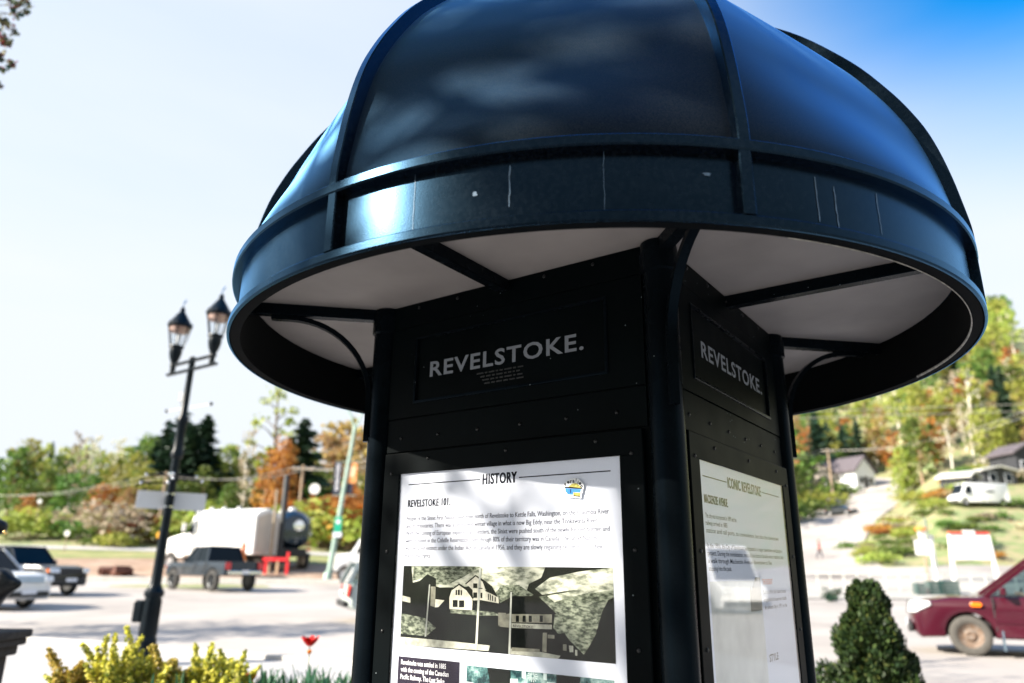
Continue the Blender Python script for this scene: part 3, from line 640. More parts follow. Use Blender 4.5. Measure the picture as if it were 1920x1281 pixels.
        # lower row of the poster
        bx = rect(-0.3975, -0.1407, 0.66, -0.2780+H, 0.0004, 'text_box', M_DARKBOX, po)
        bl = ['Revelstoke was settled in 1885', 'with the coming of the Canadian', 'Pacific Railway. The Last Spike']
        for i, tx_ in enumerate(bl):
            z = -0.2985-0.0215*i+H; mb = MB()
            v, f_ = text_mesh(tx_, 0.012); wd_ = np.ptp(v[:, 0])*0.0152
            put_text(mb, tx_, -0.384, -0.384+min(0.22, wd_), z-0.003, z+0.0115, N0+0.0009, F, offset=0.014); kb(mb, 'text_line', M_WHITEINK, bx, recalc=False)
        p2 = rect(-0.1135, 0.3885, 0.66, -0.2845+H, 0.0004, 'second_photograph', M_PH_TEAL, po)
        P2 = lambda x, y: uz(870+x*310/1920, 1225+y*310/1920)
        zc = -0.2850+H
        def p2s(pts, m, lift): return flat([(lambda p: (p[0], min(zc, p[1])))(P2(*p)) for p in pts], 0.0004+lift*0.00022, 'tone_shape', m, p2)
        p2s([(260, 100), (530, 150), (530, 420), (300, 420)], M_PH_DARK, 1); p2s([(1060, 200), (1340, 250), (1330, 420), (1060, 420)], M_PH_DARK, 1)
        p2s([(660, 160), (705, 165), (705, 300), (660, 290)], M_PH_TEALW, 2); p2s([(910, 190), (950, 195), (950, 320), (910, 310)], M_PH_TEALW, 2)
        p2s([(525, 298), (612, 300), (612, 350), (525, 350)], M_PH_TEALW, 3); p2s([(20, 330), (100, 345), (100, 420), (20, 420)], M_PH_TEALW, 2); p2s([(950, 335), (1050, 340), (1050, 420), (950, 420)], M_PH_TEALW, 3)
        c0 = P2(785, 268); mb = MB()
        for i in range(14):
            a = PI*2*i/14; u, z = c0; r1, r2 = 0.004, 0.018
            du, dz = math.cos(a), math.sin(a); mb.poly([F(u+du*r1-dz*.0006, N0+.0012, z+dz*r1*.9+du*.0006), F(u+du*r2-dz*.0013, N0+.0012, min(zc, z+dz*r2*.9+du*.0013)), F(u+du*r2+dz*.0013, N0+.0012, min(zc, z+dz*r2*.9-du*.0013)), F(u+du*r1+dz*.0006, N0+.0012, z+dz*r1*.9-du*.0006)])
        kb(mb, 'wheel_spokes', M_PH_TEALW, p2, recalc=False)
    else:
        mb = MB(); put_text(mb, 'ICONIC REVELSTOKE', -0.178, 0.165, 0.2495+H, 0.2835+H, q, F, offset=0.018, spacing=1.12, bold=0.0016); kb(mb, 'heading', M_INK, po, recalc=False)
        mb = MB(); fbox(mb, F, -0.392, -0.187, q-.0004, q, 0.2645+H, 0.2680+H); fbox(mb, F, 0.176, 0.3357+.05, q-.0004, q, 0.2640+H, 0.2675+H); kb(mb, 'rule', M_INK, po)
        mb = MB(); put_text(mb, 'MACKENZIE AVENUE.', -0.392, -0.19, 0.1880+H, 0.2130+H, q, F, offset=0.015, spacing=1.1, bold=0.0012); kb(mb, 'subheading', M_INK, po, recalc=False)
        rl = ['The city was incorporated in 1899 and the', 'railway arrived in 1885', 'station and rail ports, to convenience, but also the downtown', '',
              'In the 1980s, the City of Revelstoke participated in a major downtown revitalization', 'project. During the revitalization, most of the historic facades were restored and', 'a walk through Mackenzie Avenue downtown is like', 'stepping into the past.']
        re_ = [-.12, -.21, .33, 0, .36, .37, .22, -.2]
        for i, (tx_, e) in enumerate(zip(rl, re_)):
            if not tx_: continue
            z = 0.150-0.0212*i+H; mb = MB(); put_text(mb, tx_, -0.392, e, z-0.004, z+0.0095, q, F, offset=0.006); kb(mb, 'text_line', M_INKSOFT, po, recalc=False)
        ph = rect(-0.392, 0.072, -0.50+H, -0.032+H, 0.0004, 'printed_photograph', mat('photo_pale_wash', (0.62, 0.64, 0.60), 0.6, 0, 0.2, 7), po)
        flat([(-0.05, -0.125+H), (0.068, -0.125+H), (0.072, -0.022+H), (0.02, -0.022+H), (-0.028, -0.062+H), (-0.042, -0.048+H)], 0.0008, 'tone_shape', M_PH_GREY, ph)
        mb = MB(); put_text(mb, 'THE REGENT', 0.095, 0.21, -0.045+H, -0.028+H, q, F, offset=0.015); kb(mb, 'subheading', M_ORANGEINK, po, recalc=False)
        for i, tx_ in enumerate(['Built in 1914, this historic hotel', 'original brick house was rebuilt', 'the present day in 1931 on the']):
            z = -0.072-0.024*i+H; mb = MB(); put_text(mb, tx_, 0.095, 0.36, z-0.004, z+0.009, q, F, offset=0.006); kb(mb, 'text_line', M_INKSOFT, po, recalc=False)
        mb = MB(); put_text(mb, 'STYLE', 0.10, 0.20, -0.285+H, -0.263+H, q, F, offset=0.02); kb(mb, 'subheading', M_INK, po, recalc=False)

# ---------------------------------------------------------------- trees, shrubs, flowers
LM = {
 'yg':   leafmat('leaf_yellow_green', [(0.22, 0.27, 0.045), (0.34, 0.38, 0.07), (0.46, 0.45, 0.11), (0.26, 0.33, 0.06)], transl=0.4),
 'mid':  leafmat('leaf_mid_green', [(0.05, 0.12, 0.025), (0.12, 0.21, 0.04), (0.21, 0.29, 0.065)], transl=0.35),
 'dark': leafmat('needle_dark_green', [(0.010, 0.030, 0.018), (0.022, 0.055, 0.030), (0.04, 0.08, 0.035)], transl=0.15),
 'orange': leafmat('leaf_orange_brown', [(0.24, 0.075, 0.02), (0.40, 0.13, 0.03), (0.46, 0.20, 0.05), (0.30, 0.13, 0.05)], transl=0.35),
 'pale': leafmat('leaf_pale_gold', [(0.42, 0.30, 0.10), (0.55, 0.42, 0.17), (0.40, 0.36, 0.12), (0.50, 0.30, 0.12)], transl=0.4),
 'cream': leafmat('blossom_cream', [(0.52, 0.44, 0.30), (0.62, 0.54, 0.40), (0.40, 0.36, 0.22), (0.30, 0.30, 0.12)], transl=0.3),
 'near': leafmat('leaf_maple_mixed', [(0.015, 0.05, 0.05), (0.03, 0.09, 0.08), (0.08, 0.14, 0.05), (0.45, 0.40, 0.16), (0.04, 0.09, 0.06), (0.40, 0.05, 0.03), (0.02, 0.06, 0.06), (0.03, 0.08, 0.06)], transl=0.3),
 'gold': leafmat('leaf_golden_shrub', [(0.08, 0.12, 0.02), (0.60, 0.52, 0.06), (0.80, 0.68, 0.22), (0.12, 0.16, 0.025), (0.72, 0.60, 0.10), (0.80, 0.67, 0.18)], transl=0.35),
 'tulip': leafmat('leaf_tulip', [(0.03, 0.10, 0.05), (0.05, 0.15, 0.075), (0.07, 0.17, 0.07)], transl=0.3),
 'cedar': leafmat('spray_cedar', [(0.006, 0.022, 0.009), (0.02, 0.055, 0.015), (0.05, 0.10, 0.02), (0.010, 0.03, 0.010), (0.03, 0.07, 0.015), (0.012, 0.03, 0.01), (0.10, 0.13, 0.03)], transl=0.12),
}
M_BARK = mat('grey_bark', (0.16, 0.13, 0.10), 0.9, 0, 0.35, 9, 0.6, 25, dist=0.02)
M_BIRCH = mat('white_birch_bark', (0.62, 0.58, 0.50), 0.85, 0, 0.25, 14, 0.3, 30, dist=0.01)
M_TAN = mat('tan_bark', (0.30, 0.21, 0.14), 0.9, 0, 0.3, 9, 0.5, 25, dist=0.02)

def leaf_mesh(name, P, D, size, rng, m, aspect=1.0, bend=0.0):
    """leaf-shaped faces at points P; D gives each leaf's preferred long direction (or None)"""
    n = len(P); P = np.asarray(P, float)
    a = rng.normal(size=(n, 3)) if D is None else np.asarray(D)+rng.normal(size=(n, 3))*0.45
    a /= np.linalg.norm(a, axis=1)[:, None]+1e-9
    b = np.cross(a, rng.normal(size=(n, 3))); b /= np.linalg.norm(b, axis=1)[:, None]+1e-9
    sz = size*(0.6+0.8*rng.random(n))[:, None]
    L_ = a*sz*aspect; Wd = b*sz*0.5
    v = np.stack([P-L_*0.5, P-L_*0.05+Wd, P+L_*0.5, P-L_*0.05-Wd], 1).reshape(-1, 3)
    me = bpy.data.meshes.new(name); me.vertices.add(4*n); me.vertices.foreach_set('co', v.ravel())
    me.loops.add(4*n); me.loops.foreach_set('vertex_index', np.arange(4*n, dtype=np.int32))
    me.polygons.add(n); me.polygons.foreach_set('loop_start', np.arange(0, 4*n, 4, dtype=np.int32))
    try: me.polygons.foreach_set('loop_total', np.full(n, 4, dtype=np.int32))
    except Exception: pass
    me.materials.append(m); me.update(); me.validate()
    o = bpy.data.objects.new(name, me); COL.objects.link(o); return o
def deciduous(label, seed, h=10, cr=3.0, base=0.25, n=900, leaf=0.42, m='yg', bark=None, clumps=26, lean=0.0, rag=0.45, loc=(0, 0, 0), name='broadleaf_tree', narrow=1.0, group=None, tr=None, trunk_top=0.8):
    rng = np.random.default_rng(seed); bark = bark or M_BARK; tr = tr or h*0.018
    root = empty(name, loc, label, 'tree', group=group)
    mb = MB(); top = Vector((lean*h, lean*h*.3, h*trunk_top)); tp = []
    for i in range(7):
        t = i/6; tp.append(Vector((top.x*t+0.02*h*math.sin(seed+t*5)*t, top.y*t+0.02*h*math.cos(seed*2+t*4)*t, top.z*t)))
    mb.tube(tp, [tr*(1-0.8*i/6)+0.01 for i in range(7)], 8)
    P = []
    for c in range(clumps):
        t = base+(1-base)*((c+0.5)/clumps); zc = h*t
        wr = cr*narrow*math.sin(PI*min(1, 0.12+0.88*(1-abs((t-base)/(1-base)-0.42)/0.62)) / 2)*(0.55+rng.random()*0.75)
        a = c*2.399+rng.random()*0.8
        f_ = min(1, zc/top.z)*6; i = min(5, int(f_)); o_ = tp[i].lerp(tp[i+1], f_-i)
        rr = wr*(0.35+0.65*rng.random()); e = Vector((o_.x+math.cos(a)*rr, o_.y+math.sin(a)*rr, zc))
        st = o_.copy(); st.z = max(h*base*0.8, zc-rr*0.7); f2 = min(1, st.z/top.z)*6; i2 = min(5, int(f2)); st = tp[i2].lerp(tp[i2+1], f2-i2)
        mid = st.lerp(e, 0.5)+Vector((0, 0, rr*0.1)); mb.tube([st, mid, e], [tr*0.34, tr*0.2, tr*0.07], 5, cap=False)
        k = int(n/clumps*(0.5+rng.random())); sc_ = cr*rag*(0.45+0.6*rng.random())
        q = rng.normal(size=(k, 3)); q /= np.linalg.norm(q, axis=1)[:, None]+1e-9; q *= (rng.random((k, 1))**0.45)*sc_; q[:, 2] *= 0.72
        P.append(q+np.array(e))
    o = leaf_mesh('crown', np.concatenate(P), None, leaf, rng, LM[m]); o.parent = root
    mb.build('trunk', bark, root, smooth=60)
    return root
def conifer(label, seed, h=14, r=2.6, n=1500, loc=(0, 0, 0), m='dark', base=0.06, name='conifer_tree', group=None, leaf=0.5):
    rng = np.random.default_rng(seed); root = empty(name, loc, label, 'tree', group=group)
    mb = MB(); mb.tube([(0, 0, 0), (0, 0, h*.5), (0, 0, h)], [h*.016, h*.010, 0.02], 7)
    P = []; D = []; nb = int(h*5)
    for i in range(nb):
        t = base+(1-base)*(i/nb)**0.9; z = h*t; R_ = r*(1-t)**0.85*(0.7+0.5*rng.random())+0.08; a = i*2.399+rng.random()
        k = max(4, int(n/nb*2*(1-t)+3))
        for j in range(k):
            u = (j+rng.random())/k; rr = R_*u; w = R_*0.24*(1-u*.6)*(rng.random()*2-1)
            P.append((rr*math.cos(a)-w*math.sin(a), rr*math.sin(a)+w*math.cos(a), z-rr*0.32+0.10*R_*u*u+rng.normal()*0.07)); D.append((math.cos(a), math.sin(a), -0.3))
        mb.tube([(0, 0, z), (R_*.9*math.cos(a), R_*.9*math.sin(a), z-R_*.26)], [0.035, 0.01], 4, cap=False)
    o = leaf_mesh('crown', P, D, leaf, rng, LM[m], aspect=1.3); o.parent = root
    mb.build('trunk', M_BARK, root, smooth=60)
    return root
def shrub(label, seed, r=1.2, h=1.6, n=420, leaf=0.26, m='yg', loc=(0, 0, 0), name='shrub', group=None, cat='shrub'):
    rng = np.random.default_rng(seed); root = empty(name, loc, label, cat, group=group)
    mb = MB(); P = []
    for i in range(11):
        a = i*2.399; R_ = r*(0.25+0.75*rng.random()); e = Vector((R_*math.cos(a), R_*math.sin(a), h*(0.45+0.5*rng.random())*(1.15-0.4*R_/r)))
        mb.tube([(0.1*math.cos(a), 0.1*math.sin(a), 0), e*0.55+Vector((0, 0, .1*h)), e], [0.03, 0.02, 0.008], 5, cap=False)
        k = n//11; q = rng.normal(size=(k, 3)); q /= np.linalg.norm(q, axis=1)[:, None]+1e-9; q *= rng.random((k, 1))**0.4*r*0.52; q[:, 2] *= 0.8
        q += np.array(e); q[:, 2] = np.maximum(q[:, 2], 0.05); P.append(q)
    o = leaf_mesh('foliage', np.concatenate(P), None, leaf, rng, LM[m]); o.parent = root
    mb.build('stems', M_TAN, root, smooth=60); return root

used = set()
def place(proto, loc, rz, s, label=None, group=None):
    if proto.name not in used:
        used.add(proto.name); proto.location = loc; proto.rotation_euler.z = rz; proto.scale = s if isinstance(s, tuple) else (s, s, s)
        if label: proto['label'] = label
        if group: proto['group'] = group
        return proto
    return dup(proto, loc, rz, s, label, group)
rng = random.Random(11)
PT = {
 'yg': [deciduous('', 1, 10, 3.0, .22, 1000, .42, 'yg', M_TAN), deciduous('', 2, 11, 2.6, .28, 900, .40, 'yg', M_BIRCH), deciduous('', 3, 9, 3.2, .2, 1000, .42, 'yg', M_BARK)],
 'mid': [deciduous('', 4, 10, 3.1, .18, 1100, .42, 'mid'), deciduous('', 5, 11, 2.8, .2, 1000, .42, 'mid', M_TAN)],
 'dark': [conifer('', 6, 13, 3.1, 3000), conifer('', 7, 14, 2.8, 2800)],
 'orange': [deciduous('', 8, 8, 2.7, .15, 900, .40, 'orange', M_TAN)],
 'pale': [deciduous('', 9, 9, 2.9, .15, 950, .42, 'pale', M_TAN), deciduous('', 10, 8, 2.4, .2, 800, .40, 'pale', M_BIRCH)],
 'cream': [shrub('', 12, 2.0, 3.0, 600, .34, 'cream')],
 'bushyg': [shrub('', 13, 2.0, 2.6, 640, .34, 'yg'), shrub('', 14, 1.8, 2.2, 560, .32, 'mid')],
 'busho': [shrub('', 15, 1.7, 2.2, 520, .32, 'orange')],
 'bare': [deciduous('', 16, 10, 2.0, .3, 260, .36, 'cream', M_BIRCH, clumps=18)],
}
HT = {'yg': 10, 'mid': 10.5, 'dark': 13.3, 'orange': 8, 'pale': 8.6, 'cream': 3, 'bushyg': 2.4, 'busho': 2.2, 'bare': 10}
SLABEL = {'yg': ('yellow-green broadleaf tree in the hillside wood', 'yellow-green trees of the hillside wood', 'broadleaf_tree'),
 'mid': ('mid-green broadleaf tree in the hillside wood', 'mid-green trees of the hillside wood', 'broadleaf_tree'),
 'dark': ('dark green conifer among the paler hillside trees', 'dark conifers of the hillside wood', 'conifer_tree'),
 'orange': ('orange-brown leafed tree in the hillside wood', 'orange-brown trees of the hillside wood', 'broadleaf_tree'),
 'pale': ('pale golden leafed tree in the hillside wood', 'pale golden trees of the hillside wood', 'broadleaf_tree'),
 'cream': ('cream blossom bush at the foot of the wood', 'cream blossom bushes', 'shrub'),
 'bushyg': ('low leafy green bush on the slope below the trees', 'green bushes on the slope', 'shrub'),
 'busho': ('low rust-orange bush on the slope below the trees', 'rust-orange bushes on the slope', 'shrub'),
 'bare': ('thin pale-trunked tree with few leaves in the wood', 'thin pale-trunked trees of the wood', 'broadleaf_tree')}
def tree_at(kind, x, dist, ytop=None, h=None, wide=1.0, label=None, jit=0.0):
    p = ground_at(x, dist); s, d = sd(p); p.z = gz(s, d)-0.15
    if ytop is not None: h = at(x, ytop, dist).z-p.z
    k = h/HT[kind]; lb, gr, _ = SLABEL[kind]
    i = rng.randrange(len(PT[kind]))
    return place(PT[kind][i], p, rng.uniform(0, 2*PI), (k*wide, k*wide, k), label or lb, None if label else gr)
# left treeline, read off the photograph: kind, column, distance, top row, breadth
for a in (('yg', 12, 92, 838, 1.1), ('yg', 42, 104, 846, 1.2), ('mid', 78, 96, 852, 1.2), ('yg', 103, 100, 826, 1.0), ('bare', 108, 92, 812, .8), ('yg', 128, 98, 850, 1.2), ('bare', 137, 94, 818, .7),
          ('yg', 160, 106, 858, 1.3), ('bare', 186, 96, 822, .7), ('yg', 186, 100, 842, 1.0), ('yg', 212, 102, 842, 1.1), ('mid', 246, 98, 812, 1.1), ('yg', 224, 92, 862, 1.1), ('mid', 262, 104, 838, 1.0),
          ('yg', 384, 104, 850, 1.1), ('yg', 402, 98, 836, 1.0), ('bare', 441, 84, 806, .75), ('yg', 440, 95, 868, 1.1), ('yg', 462, 100, 850, 1.0),
          ('mid', 566, 90, 856, 1.1), ('pale', 600, 100, 806, 1.25), ('pale', 628, 106, 800, 1.2), ('pale', 664, 98, 806, 1.2), ('yg', 586, 86, 880, 1.2), ('pale', 700, 104, 806, 1.2),
          ('mid', 20, 84, 900, 1.3), ('mid', 60, 86, 890, 1.3), ('mid', 104, 84, 886, 1.2), ('mid', 150, 86, 896, 1.2), ('yg', 188, 84, 884, 1.2), ('mid', 222, 86, 890, 1.1), ('yg', 252, 84, 880, 1.2), ('mid', 285, 86, 890, 1.2),
          ('orange', 30, 80, 930, 1.2), ('orange', 165, 80, 912, 1.2), ('orange', 188, 81, 915, 1.0), ('pale', 222, 78, 920, 1.0), ('mid', 330, 84, 900, 1.2), ('mid', 362, 86, 880, 1.1),
          ('mid', 418, 82, 912, 1.1), ('yg', 380, 76, 940, 1.2), ('mid', 408, 78, 915, .9), ('orange', 500, 80, 850, 1.1), ('orange', 522, 84, 880, 1.0), ('mid', 575, 82, 900, 1.2), ('mid', 625, 84, 915, 1.2), ('yg', 660, 84, 900, 1.2)):
    tree_at(a[0], a[1], a[2], a[3], wide=a[4])
for a in ((-8, 90, 846), (4, 98, 850), (-60, 92, 850), (-130, 95, 840), (-210, 96, 855), (-300, 92, 850)): tree_at('mid', a[0], a[1], a[2], wide=1.2)
tree_at('dark', 54, 108, 836, wide=.8, label='small dark conifer far left above the parked white SUV')
tree_at('dark', 276, 96, 784, wide=1.3, label='slim dark conifer just left of the tallest conifer')
tree_at('dark', 305, 92, 768, wide=1.9, label='tallest dark conifer, left of the street lamp post')
tree_at('dark', 352, 95, 788, wide=1.9, label='dark conifer standing right behind the street lamp post')
tree_at('dark', 416, 108, 832, wide=.8, label='small dark conifer right of the blank white signs')
tree_at('dark', 545, 84, 780, wide=1.9, label='dark conifer just right of the orange-brown tree')
tree_at('dark', 528, 96, 815, wide=.8); tree_at('dark', 328, 90, 806, wide=2.0, label='dark conifer whose top sits just left of the street lamp post'); tree_at('dark', 256, 100, 822, wide=1.5); tree_at('dark', 366, 97, 830, wide=1.5)
# bushes along the foot of the left slope
for a in (('cream', 196, 68, 948, 1.6), ('bushyg', 150, 70, 980, 1.5), ('bushyg', 172, 66, 1004, 1.5), ('bushyg', 210, 65, 1000, 1.5), ('busho', 236, 69, 968, 1.2), ('bushyg', 120, 72, 968, 1.3), ('bushyg', 50, 72, 960, 1.4), ('bushyg', 18, 70, 970, 1.4),
          ('bushyg', 372, 70, 960, 1.4), ('bushyg', 396, 68, 975, 1.4), ('busho', 352, 72, 985, 1.2), ('bushyg', 575, 72, 965, 1.5), ('bushyg', 605, 70, 950, 1.5), ('busho', 642, 72, 925, 1.3), ('busho', 672, 71, 950, 1.3), ('bushyg', 655, 68, 965, 1.3), ('bushyg', 280, 70, 975, 1.4), ('cream', 104, 72, 1004, 1.6)):
    tree_at(a[0], a[1], a[2], a[3], wide=a[4])
# right hillside: rows of trees climbing the slope
kinds = ['yg']*9+['mid']*4+['pale']*2+['orange']*2+['dark']*1+['bare']*3
for dist, step, hh in ((112, 40, 9), (120, 36, 10), (131, 34, 10), (142, 34, 10.5), (156, 32, 11), (170, 30, 11), (186, 28, 11.5), (204, 26, 12), (222, 25, 12), (242, 24, 12), (262, 24, 12.5), (284, 24, 13)):
    x = 1455+rng.uniform(0, 25)
    while x < 1990:
        rx = float(np.interp(dist, [88, 101, 114, 126, 131], [1505, 1548, 1602, 1655, 1690]))
        if not (dist < 134 and (x < rx+115 or (dist < 118 and x > 1780 and False))):
            k = rng.choice(kinds); dd = dist+rng.uniform(-7, 7)
            if x > 1500 or dist > 150: tree_at(k, x, dd, h=hh*rng.uniform(.75, 1.2)*(0.8 if k in ('orange', 'pale') else 1.0), wide=rng.uniform(.9, 1.3))
        x += step*rng.uniform(.75, 1.25)
for a in (('mid', 1500, 128, 790, 1.1), ('dark', 1558, 134, 772, 1.3), ('dark', 1580, 140, 790, 1.2), ('mid', 1620, 146, 800, 1.2), ('mid', 1640, 144, 850, 1.3), ('mid', 1600, 138, 850, 1.2), ('pale', 1672, 142, 800, 1.3), ('mid', 1530, 126, 850, 1.2), ('mid', 1512, 118, 880, 1.2),
          ('orange', 1768, 128, 805, 1.1), ('mid', 1745, 132, 790, 1.2), ('dark', 1780, 134, 810, 1.2), ('orange', 1816, 126, 750, 1.0), ('orange', 1828, 130, 790, .9), ('yg', 1722, 112, 862, 1.3), ('yg', 1706, 110, 890, 1.2), ('yg', 1738, 112, 885, 1.2), ('yg', 1905, 126, 800, 1.2), ('pale', 1916, 132, 790, 1.0), ('yg', 1846, 120, 850, 1.2), ('yg', 1878, 122, 845, 1.2),
          ('mid', 1560, 132, 858, 1.1), ('mid', 1655, 150, 880, 1.2), ('mid', 1630, 148, 890, 1.3), ('yg', 1790, 124, 850, 1.2), ('yg', 1760, 122, 860, 1.1)):
    tree_at(a[0], a[1], a[2], a[3], wide=a[4])
for a in (('busho', 1722, 106, 958, 1.6), ('bushyg', 1700, 104, 960, 1.5), ('bushyg', 1748, 106, 950, 1.4), ('bushyg', 1522, 110, 935, 1.8), ('bushyg', 1545, 116, 925, 1.8), ('bushyg', 1580, 124, 905, 1.7), ('bushyg', 1505, 104, 950, 1.5), ('busho', 1880, 74, 1012, 1.8), ('busho', 1905, 76, 1000, 1.8), ('bushyg', 1890, 70, 1030, 1.8), ('bushyg', 1916, 68, 1030, 1.6), ('bushyg', 1632, 74, 1015, 1.3), ('bushyg', 1620, 68, 1030, 1.2), ('bushyg', 1690, 66, 1035, 1.1), ('bushyg', 1660, 70, 1022, 1.2), ('bushyg', 1740, 66, 1035, 1.3), ('bushyg', 1780, 76, 1010, 1.2), ('bushyg', 1850, 92, 970, 1.2), ('bushyg', 1790, 90, 975, 1.1)):
    tree_at(a[0], a[1], a[2], a[3], wide=a[4])
# rough growth on the open bank: bushes and tussocks one can count
for i in range(64):
    d_ = rng.uniform(62, 104); x = rng.uniform(1590 if d_ < 80 else 1640 + (d_-80)*3.2, 1960)
    tree_at(rng.choice(['bushyg', 'bushyg', 'bushyg', 'busho', 'cream']), x, d_, h=rng.uniform(.45, 1.15)*(1.5 if d_ > 85 else 1), wide=rng.uniform(1.3, 2.2))
# trees behind the kiosk, seen from a step aside
for x in range(760, 1450, 62): tree_at(rng.choice(['yg', 'mid', 'pale', 'dark']), x, rng.uniform(95, 125), h=rng.uniform(10, 14), wide=1.2)
for dist in (132, 160, 195):
    for x in range(720, 1440, 66): tree_at(rng.choice(['yg', 'yg', 'mid', 'pale', 'dark', 'orange']), x+rng.uniform(-20, 20), dist+rng.uniform(-9, 9), h=rng.uniform(9, 14), wide=1.3)
# single trees one can point at
def solo(proto, x, dist, ytop, h0, wide=1.0, rz=0.0):
    p = ground_at(x, dist); s, d = sd(p); p.z = gz(s, d)-0.15; k = (at(x, ytop, dist).z-p.z)/h0
    proto.location = p; proto.scale = (k*wide, k*wide, k); proto.rotation_euler.z = rz; return proto
solo(deciduous('tall thin tree with sparse spring leaves behind the white truck', 31, 16, 2.6, .30, 620, .34, 'yg', M_BARK, clumps=22, rag=.38, lean=.05, trunk_top=.9), 478, 82, 716, 16, 1.1, HEAD)
solo(deciduous('big orange-brown leafed tree behind the dark tanker truck', 33, 10, 3.4, .10, 1700, .40, 'orange', M_TAN, clumps=34), 510, 78, 822, 10.3, .62)
solo(deciduous('leaning white-barked birch with a long bare trunk on the right hillside', 34, 13, 1.5, .62, 300, .36, 'yg', M_BIRCH, clumps=14, lean=-.07, tr=.30), 1880, 112, 690, 13, 1.0, HEAD)
solo(deciduous('second white-barked birch just right of the long bare trunk', 35, 12, 1.4, .6, 280, .36, 'yg', M_BIRCH, clumps=12, lean=-.06, tr=.24), 1900, 113, 720, 12, 1.0, HEAD)

# near tree whose leaves hang into the top left corner, and its neighbours whose shade dapples the kiosk and road
def street_tree(label, seed, s, d, h, cr, base, n, leaf, clumps=40, m='near'):
    return deciduous(label, seed, h, cr, base, n, leaf, m, M_BARK, clumps=clumps, loc=W(s, d, gz(s, d)), name='street_tree', rag=.40, tr=.13)
near = empty('street_tree', W(-9.6, 6.6, 0.02), 'near tree hanging mixed green, cream and red leaves into the top left corner', 'tree')
def build_near_tree(root):
    o0 = Vector(root.location); g = np.random.default_rng(52); mb = MB(); P = []; base = Vector((0, 0, 0))
    trunk = [base, Vector((.05, .05, 1.8)), Vector((-.05, .1, 3.6)), Vector((.1, 0, 5.2)), Vector((.15, .05, 7.4)), Vector((.1, .1, 9.2))]
    mb.tube(trunk, [.17, .14, .12, .10, .06, .02], 10)
    ends = [(at(x, y, d_)-o0, r_) for x, y, d_, r_ in ((28, 8, 8.4, .13), (52, 4, 8.5, .09), (30, 28, 8.4, .08), (6, 40, 8.3, .10), (24, 58, 8.4, .08), (6, 72, 8.4, .12), (18, 84, 8.5, .06), (2, 104, 8.5, .08), (22, 120, 8.5, .06), (5, 132, 8.4, .07), (1, 160, 8.5, .05), (50, 22, 8.6, .05))]
    for i in range(46):
        a = i*2.399; t = .38+.62*(i+.5)/46; R_ = 3.0*math.sin(PI*min(.97, .25+.75*(1-abs(t-.62)/.42)) / 2)*(.6+.5*g.random())
        e = Vector((math.cos(a)*R_, math.sin(a)*R_, 9.6*t))
        p = e+o0; v = p-Vector((CX, CY, H)); dep = v.x*_fw[0]+v.y*_fw[1]+v.z*_fw[2]
        if dep > 0.3:
            xx = 960+FPX*(v.x*_rt[0]+v.y*_rt[1]+v.z*_rt[2])/dep
            if xx > -70: continue
        ends.append((e, .42))
    hub = sum((e for e, r_ in ends[:12]), Vector())/12; hub = hub.lerp(Vector((0, 0, hub.z)), .42)+Vector((0, 0, -.35))
    root_z = trunk[2].lerp(trunk[3], .5); mb.tube([root_z, root_z.lerp(hub, .5)+Vector((0, 0, .2)), hub], [.06, .045, .03], 7, cap=False)
    for n_e, (e, r_) in enumerate(ends):
        if n_e < 12:
            b_ = hub+Vector((.12*math.sin(n_e*2.1), .12*math.cos(n_e*1.7), .10*math.sin(n_e))); m_ = b_.lerp(e, .5)+Vector((.06*math.sin(n_e*3.3), .06*math.cos(n_e*2.3), .12))
            mb.tube([hub, b_, m_, e], [.022, .016, .010, .004], 5, cap=False)
            k = int(34*(r_/.1)**1.3); q = g.normal(size=(k, 3)); q /= np.linalg.norm(q, axis=1)[:, None]+1e-9; q *= g.random((k, 1))**.5*r_; P.append(q+np.array(e)); continue
        z = max(2.6, e.z-1.4); f_ = np.interp(z, [p.z for p in trunk], range(6)); i = min(4, int(f_)); st = trunk[i].lerp(trunk[i+1], f_-i)
        m_ = st.lerp(e, .55)+Vector((0, 0, .25)); mb.tube([st, m_, e], [.045, .022, .007], 5, cap=False)
        k = int(34*(r_/.1)**1.3) if r_ < .2 else 70
        q = g.normal(size=(k, 3)); q /= np.linalg.norm(q, axis=1)[:, None]+1e-9; q *= g.random((k, 1))**.5*r_; P.append(q+np.array(e))
    o = leaf_mesh('crown', np.concatenate(P), None, .058, g, LM['near'], 1.25); o.parent = root
    mb.build('trunk', M_BARK, root, smooth=60)
build_near_tree(near)
GS = 'unseen street trees added behind the viewer'
street_tree('leafy street tree whose shade dapples the kiosk', 41, -9.4, -1.2, 10.4, 3.1, .42, 4200, .13)
street_tree('unseen tall tree added over the viewer to darken the dome reflections', 44, -2.2, -.2, 12.4, 4.0, .58, 3800, .20, m='mid')  # unseen crown added overhead so the dome mirrors dark foliage
street_tree('leafy street tree by the left end of the road, casting shade on the asphalt', 42, -19.6, 13.8, 9.5, 3.0, .4, 2600, .16, m='mid')
for i, (s, d, h) in enumerate(((-5, -13, 9), (1.5, -15, 10), (8, -13, 9.5), (14, -9, 9), (-12, -10, 10))):
    street_tree('unseen street tree added behind the viewer for the kiosk reflections', 60+i, s, d, h, 3.4, .2, 1500, .30, m='mid')['group'] = GS  # unseen trees added to give the kiosk something dark to mirror

